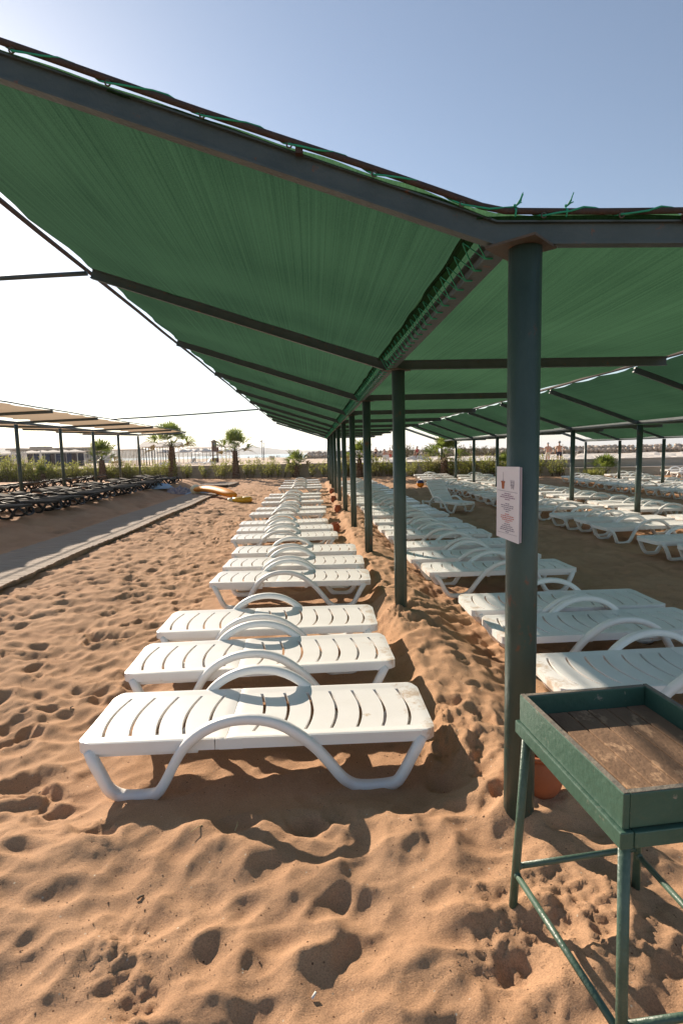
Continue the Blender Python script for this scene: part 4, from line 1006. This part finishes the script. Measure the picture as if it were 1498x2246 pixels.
# grass tuft below the stemless palm
tf = MB(); rr = random.Random(9)
for _ in range(260):
    p = Vector((rr.gauss(0, .32), rr.gauss(0, .2), 0)); leaf_quad(tf, p, (rvec(rr) * .6 + Vector((0, 0, 1))).normalized(), rr.uniform(.25, .6), .03, rvec(rr))
X_ = at(1300, 1043, Y=29.3).x; tag(tf.build('grass_tuft', M['leaf'], None, (X_, 29.2, gz(X_, 29.2))), 'tuft of long grass under the stemless young palm', 'grass tuft')

# ------------------------------------------------------------------ the far beach: pavilions, parasols, tower, lamps
def bx_(px, Y): return at(px, 995, Y=Y).x
def flat_roof_row():
    Y = 150.; x0, x1 = bx_(22, Y), bx_(222, Y); W = x1 - x0; root = empty('hotel_building', (x0, Y, PZ), .0, 'long low pale building with a grey flat roof and many columns far beyond the wall', 'building')
    mb = MB(); mb.box((W / 2, 4, 1.9), (W, 7, 3.8)); mb.build('wall', M['hotelwall'], root)
    mb = MB(); mb.box((W / 2, 3.6, 4.05), (W + 1., 9, .42)); mb.box((W * .26, 4.4, 4.5), (W * .18, 4, .5)); mb.build('roof', M['rock'], root)
    n = 26
    for i in range(n):
        mb = MB(); mb.box((W * (i + .5) / n, -.35, 1.9), (.14, .14, 3.8)); mb.build('column', M['canvas'], root)
    for i in range(n - 1):
        mb = MB(); mb.box((W * (i + 1) / n, .47, 2.45), (W / n - .35, .08, 1.9)); mb.build('window', M['glass'], root)
flat_roof_row()
def cabana(px, Y, w, label, first=[None]):
    x = bx_(px, Y)
    if first[0] is None:
        root = empty('cabana', (x, Y, PZ), 0, label, 'cabana'); d = 2.6; h = 2.3
        for sx in (-1, 1):
            for sy in (0, 1):
                mb = MB(); mb.box((sx * w / 2, sy * d, h / 2), (.09, .09, h)); mb.build('post', M['canvas'], root)
        mb = MB(); mb.add([(-w / 2 - .2, -.3, h), (w / 2 + .2, -.3, h), (w / 2 + .2, d + .3, h), (-w / 2 - .2, d + .3, h), (-w / 2 - .2, -.3, h + .16), (w / 2 + .2, -.3, h + .16), (w / 2 + .2, d + .3, h + .16), (-w / 2 - .2, d + .3, h + .16), (0, d / 2, h + .55)],
                         [(3, 2, 1, 0), (0, 1, 5, 4), (1, 2, 6, 5), (2, 3, 7, 6), (3, 0, 4, 7), (4, 5, 8), (5, 6, 8), (6, 7, 8), (7, 4, 8)]); mb.build('roof', M['thatch'], root)
        def cur(x0, y0, x1, y1, nm, m):
            mb = MB(); n = 24; pts = []
            for i in range(n + 1):
                t = i / n; pts.append((x0 + (x1 - x0) * t, y0 + (y1 - y0) * t + .05 * sin(i * 1.9), 0))
            mb.sweep(pts, [(-.012, .05), (.012, .05), (.012, h - .1), (-.012, h - .1)], (0, 0, 1), True); mb.build(nm, m, root)
        cur(-w / 2, d - .1, w / 2, d - .1, 'back_curtain', M['navy']); cur(-w / 2 + .1, .05, -w / 2 + .8, .05, 'side_curtain', M['navy']); cur(w / 2 - .75, .05, w / 2 - .1, .05, 'side_curtain', M['brownshade'])
        cur(-w / 2 + .06, .2, -w / 2 + .06, d - .2, 'flank_curtain', M['brownshade'])
        first[0] = root; return root
    return copy_thing(first[0], (x, Y, PZ), 0, label)
for i, px in enumerate([8, 62, 86, 110, 134, 158]):
    o = cabana(px, 92. + (6 if i == 0 else 0), 1.75, 'navy curtained cabana under a pale roof, %s from the left' % ORD[i]); o['group'] = 'navy curtained cabanas on the far beach'
def pergola(px0, px1, Y, zt, label, polem, rows=2, n=6, pitch=.0, depth=4.):
    x0, x1 = bx_(px0, Y), bx_(px1, Y); W = x1 - x0; root = empty('pergola', (x0, Y, PZ), 0, label, 'pergola'); h = zt - PZ
    for r in range(rows):
        for i in range(n + 1):
            mb = MB(); mb.cyl((W * i / n, depth * r / max(1, rows - 1), 0), (W * i / n, depth * r / max(1, rows - 1), h), .05, n=6); mb.build('pole', polem, root)
    mb = MB(); o = .35; hh = h + pitch
    mb.add([(-o, -o, h), (W + o, -o, h), (W + o, depth + o, h), (-o, depth + o, h), (-o, depth / 2, hh + .12), (W + o, depth / 2, hh + .12), (-o, -o, h + .1), (W + o, -o, h + .1), (W + o, depth + o, h + .1), (-o, depth + o, h + .1)],
           [(0, 3, 2, 1), (0, 1, 7, 6), (2, 3, 9, 8), (6, 7, 5, 4), (5, 8, 9, 4), (1, 2, 8, 5, 7), (3, 0, 6, 4, 9)]); mb.build('roof', M['thatch'], root)
    return root
pergola(164, 204, 100., 3.0, 'bamboo pergola with a flat pale roof beside the navy cabanas', M['bamboo'], 2, 8)
pergola(246, 300, 92., 2.9, 'long pale pergola on thin poles between two beige canopy posts', M['bamboo'], 3, 9, .2)
pergola(308, 352, 82., 3.1, 'pergola with a pitched pale roof on dark poles left of the tallest palm', M['darkpole'], 3, 7, .75, 6.)
pergola(336, 392, 110., 3.6, 'white roofed pavilion behind the tallest palm', M['canvas'], 2, 6, .8)
pergola(412, 462, 118., 3.2, 'low beach bar with a pale roof left of the brown tower', M['darkpole'], 2, 6, .3)
pergola(480, 520, 125., 3.5, 'tall pale awning right of the brown tower', M['canvas'], 2, 5, .5)
def closed_parasol(px, Y, label):
    root = empty('closed_parasol', (bx_(px, Y), Y, PZ), 0, label, 'parasol', 'closed white parasols on the far beach')
    mb = MB(); mb.cyl((0, 0, 0), (0, 0, 2.7), .03, n=6); mb.build('pole', M['darkpole'], root)
    mb = MB(); mb.lathe([(.03, 2.65), (.12, 2.4), (.2, 1.6), (.26, .85), (.16, .75), (.0, .8)], 12); mb.build('canopy', M['canvas'], root)
for i, px in enumerate([27, 32, 51, 57, 90]): closed_parasol(px, 80. + i, 'closed white parasol in front of the navy cabanas, %s from the left' % ORD[i])
def open_parasol(px, Y, label, h=2.3, first=[None]):
    x = bx_(px, Y)
    if first[0] is None:
        root = empty('open_parasol', (x, Y, PZ), 0, label, 'parasol', 'open white parasols on the far beach')
        mb = MB(); mb.cyl((0, 0, 0), (0, 0, 2.5), .03, n=6); mb.build('pole', M['bamboo'], root)
        mb = MB(); mb.lathe([(.0, 2.55), (.5, 2.4), (1.35, 2.02), (1.36, 1.92), (1.33, 1.99), (.0, 2.5)], 8); mb.sm = [False] * len(mb.sm); mb.build('canopy', M['canvas'], root)
        first[0] = root; return
    copy_thing(first[0], (x, Y, PZ), R.uniform(0, 1), label)
for i, (px, Y) in enumerate([(360, 95), (372, 100), (402, 96), (418, 104), (434, 98), (450, 94), (458, 112), (484, 118), (497, 108)]): open_parasol(px, Y, 'open white parasol on the far beach, %s from the left' % ORD[i])
def tower():
    Y = 100.; root = empty('lookout_tower', (bx_(472, Y), Y, PZ), .2, 'brown timber lookout tower with a pointed roof standing on the far beach', 'tower')
    mb = MB(); mb.box((0, 0, .42), (1.15, 1.15, .84)); mb.build('base', M['tower'], root)
    for sx in (-1, 1):
        for sy in (-1, 1):
            mb = MB(); mb.box((sx * .4, sy * .4, 1.4), (.2, .2, 1.2)); mb.build('leg', M['tower'], root)
    mb = MB(); mb.box((.05, 0, 2.35), (1.25, 1.1, .75)); mb.build('platform', M['tower'], root)
    mb = MB(); mb.box((-.1, 0, 3.2), (.85, .85, 1.0)); mb.build('cabin', M['tower'], root)
    mb = MB(); mb.box((-.1, -.43, 3.3), (.35, .03, .45)); mb.build('window', M['glass'], root)
    mb = MB(); mb.lathe([(.0, 4.15), (.68, 3.70), (.66, 3.66), (.0, 3.7)], 4, (-.1, 0, 0)); mb.sm = [False] * len(mb.sm); mb.build('roof', M['tower'], root)
tower()
def lamp(px, Y, h, globe, label):
    root = empty('lamp_post', (bx_(px, Y), Y, PZ), 0, label, 'lamp post'); mb = MB(); mb.cyl((0, 0, 0), (0, 0, h), .09, .06, 8); mb.build('pole', M['darkpole'], root)
    if globe: mb = MB(); mb.ball((-.1, 0, h + .1), .24, 10, 8); mb.build('globe', M['lampglass'], root)
    else: mb = MB(); mb.box((0, 0, h - .05), (.4, .1, .08)); mb.build('bracket', M['darkpole'], root)
lamp(575.5, 120., 4.0, True, 'thin lamp post with a round globe on the far beach'); lamp(579, 118., 3.7, False, 'plain thin pole right beside the globe lamp post')
root = empty('wind_screen', (bx_(597, 125.), 125., PZ), .3, 'tilted pale grey panel standing on the far sand near the water', 'wind screen')
mb = MB(); mb.box((0, 0, .45), (1.15, .12, .8), m=Matrix.Rotation(.35, 3, 'X') @ Matrix.Rotation(.12, 3, 'Y')); mb.build('panel', M['hotelwall'], root); mb = MB(); mb.cyl((.3, .4, -.1), (.3, .1, .7), .03, n=6); mb.build('prop', M['darkpole'], root)
for i, (px, Y) in enumerate([(357, 80), (368, 84), (384, 86), (420, 82), (438, 88), (452, 80), (460, 84)]):
    o = lounger(bx_(px, Y), Y, R.uniform(-.6, .6) + pi * (i % 2), 'white sun lounger on the far beach beyond the wall, %s from the left' % ORD[i], 'white loungers on the far beach', z=PZ)
    if i % 2:
        for ch in o.children:
            if ch.name.split('.')[0] == 'backrest': ch.rotation_euler = (0, radians(55), 0)

# breakwater
def boulder(seed):
    mb = MB(); rr = np.random.default_rng(seed); nu, nv = 12, 8; b = MB(); b.ball((0, 0, 0), 1., nu, nv); v = np.array(b.v); planes = rr.normal(size=(9, 3)); planes /= np.linalg.norm(planes, axis=1)[:, None]; dist = rr.uniform(.62, .9, 9)
    for n_, d in zip(planes, dist):
        q = v @ n_ - d; v = v - np.clip(q, 0, None)[:, None] * n_
    v = v * np.array([1., .85, .78]); mb.v = [tuple(p) for p in v]; mb.f = b.f; mb.sm = [False] * len(b.f); return mb.mesh('boulder', M['rock'])
BM = [boulder(i) for i in range(7)]
def put_boulder(x, y, z, s):
    o = bpy.data.objects.new('boulder', R.choice(BM)); C.objects.link(o); o.location = (x, y, z); o.rotation_euler = (R.uniform(-.5, .5), R.uniform(-.5, .5), R.uniform(0, 6.28)); o.scale = (s * R.uniform(.9, 1.3), s, s * R.uniform(.85, 1.1))
    tag(o, 'pale boulder piled in the breakwater that closes the beach at the right', 'boulder', 'boulders of the breakwater')
p0, p1 = Vector((66., 91.3)), Vector((-1.5, 128.)); dv = (p1 - p0); L_ = dv.length; t = 0.
while t < L_:
    p = p0 + dv * (t / L_); k = .85 if t < L_ * .75 else 1.15
    put_boulder(p.x + R.uniform(-.2, .2), p.y + R.uniform(-.3, .3), PZ + .28, .62 * R.uniform(.85, 1.2) * k)
    put_boulder(p.x - .2 + R.uniform(-.2, .2), p.y - .35 + R.uniform(-.2, .2), PZ + .62, .55 * R.uniform(.85, 1.2) * k)
    put_boulder(p.x + .4 + R.uniform(-.2, .2), p.y + .55 + R.uniform(-.3, .3), PZ + 1.10, .62 * R.uniform(.8, 1.15) * k)
    t += .86 * k
wall_strip('rubble_core', 'rough stone core of the breakwater behind its boulders', [(66.3, 91.9), (-1.3, 128.7)], .0, 1.35, 1.3, M['rock'], 0, 'breakwater')
def scrub(px, Y, s, i):
    o = copy_thing(shr[R.choice([0, 2])], (bx_(px, Y), Y, PZ), R.uniform(0, 6), 'dull olive scrub bush in front of the breakwater, %s from the left' % ORD[i], 'scrub bushes by the breakwater'); o.scale = (s * 1.5, s * 1.2, s)
    for ch in o.children:
        if ch.name.split('.')[0] == 'foliage':
            ch.data = SCR[0] if SCR else SCR.append(ch.data.copy()) or SCR[0]; ch.data.materials[0] = M['scrub']
    o.name = 'scrub_bush'
SCR = []
for i, (px, s) in enumerate([(884, 1.35), (905, 1.1), (945, 1.2), (1000, 1.1), (1020, 1.25), (1050, 1.1), (1075, 1.0)]): scrub(px, 88. + (i % 3) * 3, s * 1.25, i)

# small craft, table sign and people beyond the wall
def dinghy():
    Y = 62.; root = empty('upturned_dinghy', (bx_(915, Y), Y, PZ), .15, 'white upturned dinghy lying beyond the wall below the seated person', 'dinghy')
    mb = MB(); n = 16; mb.sweep([(-1.3 + 2.6 * i / n, 0, .35) for i in range(n + 1)], [(.48, -.05), (.42, .2), (.25, .36), (0, .42), (-.25, .36), (-.42, .2), (-.48, -.05), (0, -.02)], (0, 0, 1), True, True, [max(.12, sin(pi * (.06 + .88 * i / n)) ** .6) for i in range(n + 1)]); mb.build('hull', M['canvas'], root)
    mb = MB(); mb.box((0, 0, .80), (2.1, .05, .07)); mb.build('keel', M['bamboo'], root)
dinghy()
def table_sign():
    Y = 52.; root = empty('printed_sign', (bx_(846, Y), Y, PZ), 0, 'white printed board with blue lines beyond the wall between two posts', 'sign')
    mb = MB(); mb.box((0, 0, .78), (.62, .03, .42)); mb.build('board', M['canvas'], root)
    for k in range(3):
        mb = MB(); mb.box((0, -.017, .90 - .11 * k), (.5, .004, .05)); mb.build('print_line', M['blueprint'], root)
    for sx in (-1, 1): mb = MB(); mb.cyl((sx * .25, .03, 0), (sx * .25, .03, .7), .02, n=6); mb.build('leg', M['darkpole'], root)
table_sign()
def skin_mesh(name, verts, edges, rad, material, parent, sub=1, root=0):
    me = bpy.data.meshes.new(name); me.from_pydata([tuple(v) for v in verts], edges, []); o = bpy.data.objects.new(name, me); C.objects.link(o)
    m = o.modifiers.new('s', 'SKIN'); m.use_smooth_shade = True
    for i, r in enumerate(rad): me.skin_vertices[0].data[i].radius = (r if isinstance(r, tuple) else (r, r))
    me.skin_vertices[0].data[root].use_root = True
    u = o.modifiers.new('u', 'SUBSURF'); u.levels = sub; u.render_levels = sub
    dg = bpy.context.evaluated_depsgraph_get(); dg.update(); new = bpy.data.meshes.new_from_object(o.evaluated_get(dg)); o.modifiers.clear(); o.data = new; new.name = name
    new.materials.clear(); new.materials.append(material); o.parent = parent; return o
def person(label, loc, rz, skin, hair, shorts, arms=((-.30, .02, 1.16), (-.27, -.10, .92), (.30, .02, 1.16), (.27, -.10, .92)), top=None, sit=False, group=None, hat=None):
    root = empty('person', loc, rz, label, 'person', group); V = []; E = []; Rd = []
    def v(p, r, par=None):
        V.append(p); Rd.append(r)
        if par is not None: E.append((par, len(V) - 1))
        return len(V) - 1
    dz = -.44 if sit else 0
    pel = v((0, 0, .93 + dz), (.155, .11)); ab = v((0, 0, 1.10 + dz), (.14, .10), pel); ch = v((0, .01, 1.30 + dz), (.165, .115), ab); nk0 = v((0, .01, 1.46 + dz), (.075, .07), ch); nk = v((0, -.005, 1.53 + dz), .055, nk0)
    hd = v((0, -.02, 1.62 + dz), (.078, .092), nk); v((0, -.015, 1.71 + dz), (.066, .08), hd); v((0, -.105, 1.605 + dz), .018, hd)
    for s, k in ((-1, 0), (1, 2)):
        el, wr = [Vector(p) + Vector((0, 0, dz)) for p in arms[k:k + 2]]
        sh = v((s * .185, .01, 1.41 + dz), .062, ch); e = v(tuple(el), .043, sh); w_ = v(tuple(wr), .030, e); d = (wr - el).normalized(); hnd = v(tuple(wr + d * .07), (.038, .022), w_)
        sd = d.cross(Vector((0, 1, 0))).normalized()
        for q, L in ((-.024, .065), (-.008, .08), (.008, .075), (.024, .06)):
            b = wr + d * .10 + sd * q; f1 = v(tuple(b), .010, hnd); v(tuple(b + d * L + Vector((0, -.02, 0))), .007, f1)
        f1 = v(tuple(wr + d * .05 + sd * .04 * -s), .011, hnd); v(tuple(wr + d * .09 + sd * .055 * -s), .009, f1)
        hp = v((s * .095, 0, .86 + dz), .095, pel)
        if sit: kn = v((s * .13, -.42, .50), .060, hp); an = v((s * .13, -.40, .09), .040, kn)
        else: kn = v((s * .105, -.02, .49), .058, hp); an = v((s * .11, .02, .09), .038, kn)
        v((V[an][0] + s * .02, V[an][1] - .15, .03), .032, an)
    skin_mesh('body', V, E, Rd, skin, root)
    g = .018
    if sit: skin_mesh('shorts', [(0, 0, .95 + dz), (0, 0, 1.03 + dz), (-.10, 0, .86 + dz), (.10, 0, .86 + dz), (-.125, -.3, .50), (.125, -.3, .50)], [(0, 1), (0, 2), (0, 3), (2, 4), (3, 5)], [(.17, .125), (.16, .118), .112, .112, .09, .09], shorts, root)
    else: skin_mesh('shorts', [(0, 0, .95), (0, 0, 1.03), (-.10, 0, .86), (.10, 0, .86), (-.112, -.01, .60), (.112, -.01, .60)], [(0, 1), (0, 2), (0, 3), (2, 4), (3, 5)], [(.175, .13), (.16, .12), .118, .118, .10, .10], shorts, root)
    if top: skin_mesh('shirt', [(0, .0, 1.04 + dz), (0, .0, 1.12 + dz), (0, .01, 1.30 + dz), (0, .01, 1.43 + dz), (-.19, .01, 1.41 + dz), (.19, .01, 1.41 + dz)], [(0, 1), (1, 2), (2, 3), (2, 4), (2, 5)], [(.16, .12), (.158, .12), (.18, .13), (.09, .085), .075, .075], top, root)
    mb = MB(); mb.ball((0, .0, 1.685 + dz), .098, 14, 10, (.92, 1.06, .95)); mb.f = [f for f in mb.f if not all(mb.v[i][2] < 1.665 + dz or (mb.v[i][1] < -.05 and mb.v[i][2] < 1.70 + dz) for i in f)]; mb.sm = [True] * len(mb.f); mb.build('hair', hair, root)
    if hat: mb = MB(); mb.lathe([(.0, 1.84 + dz), (.09, 1.83 + dz), (.105, 1.74 + dz), (.17, 1.725 + dz), (.17, 1.715 + dz), (.0, 1.72 + dz)], 16); mb.build('hat', hat, root)
    return root
Y = 44.
person('bareheaded shirtless man in pale shorts beyond the wall, left of the pair', (bx_(1201, Y), Y, .36), pi + .1, M['skin2'], M['greyhair'], M['paleshorts'], ((-.30, .05, 1.17), (-.30, -.08, .94), (.36, .0, 1.22), (.56, -.05, 1.30)), group=None)
person('shirtless man in dark shorts and grey hat beyond the wall, right of the pair', (bx_(1226, Y), Y, .40), pi - .3, M['skin'], M['darkhair'], M['navyshorts'], ((-.38, .05, 1.20), (-.22, -.02, 1.04), (.31, .05, 1.16), (.30, -.08, .94)), hat=M['greyhair'])
Y = 61.
person('person in a red top sitting on the white dinghy', (bx_(915, Y + 1), Y + 1., PZ + .48), -.8, M['skin'], M['darkhair'], M['navyshorts'], ((-.28, -.1, 1.18), (-.2, -.28, 1.0), (.28, -.1, 1.18), (.2, -.28, 1.0)), M['redcloth'], sit=True)
person('shirtless person in dark shorts standing behind the printed sign', (bx_(855, 66.), 66., PZ), pi, M['skin'], M['darkhair'], M['redcloth'])
person('person with dark hair sitting left of the printed sign', (bx_(843, 58.), 58., PZ + .25), .6, M['skin2'], M['darkhair'], M['paleshorts'], ((-.28, -.1, 1.18), (-.2, -.28, 1.0), (.28, -.1, 1.18), (.2, -.28, 1.0)), None, sit=True)
person('person standing alone between two near posts on the breakwater side', (bx_(824, 92.), 92., PZ + .3), pi, M['skin'], M['darkhair'], M['navyshorts'])
pp = person('bather at the edge of the water beyond the far sand, first from the left', (bx_(523, 196.), 196., -.55), pi, M['skin'], M['darkhair'], M['navyshorts'], group='bathers at the water')
for i, (px, Y) in enumerate([(545, 200), (562, 205), (566, 202), (591, 208), (608, 204), (612.5, 206)]):
    copy_thing(pp, (bx_(px, Y), Y, -.5 - R.uniform(0, .25)), R.uniform(0, 6), 'bather at the edge of the water beyond the far sand, %s from the left' % ORD[i + 1], 'bathers at the water')
o = lounger(bx_(1247, 43.), 43., 2.2, 'white sun lounger with raised backrest beyond the wall beside the two men', None, z=.38)
if 'group' in o: del o['group']
for ch in o.children:
    if ch.name.split('.')[0] == 'backrest': ch.rotation_euler = (0, radians(60), 0)
root = empty('signal_pole', (bx_(1233, 43.), 43., .3), 0, 'thin white pole beyond the wall right of the two men', 'pole'); mb = MB(); mb.cyl((0, 0, 0), (0, 0, 1.6), .025, n=8); mb.build('pole', M['canvas'], root); mb = MB(); mb.ball((0, 0, 1.62), .045, 8, 6); mb.build('finial', M['canvas'], root)

# ------------------------------------------------------------------ sea air
def haze(density):
    m, nt_, nd, lk = _new('haze'); out = N(nd, 'ShaderNodeOutputMaterial'); v = N(nd, 'ShaderNodeVolumePrincipled', Density=density, Anisotropy=.35); v.inputs['Color'].default_value = (.92, .95, 1., 1)
    lk.new(v.outputs[0], out.inputs['Volume'])
    mb = MB(); mb.box((0, 4500, 44.5), (19000, 11000, 93.)); o = mb.build('haze', m); tag(o, kind='stuff')
haze(2.2e-4)
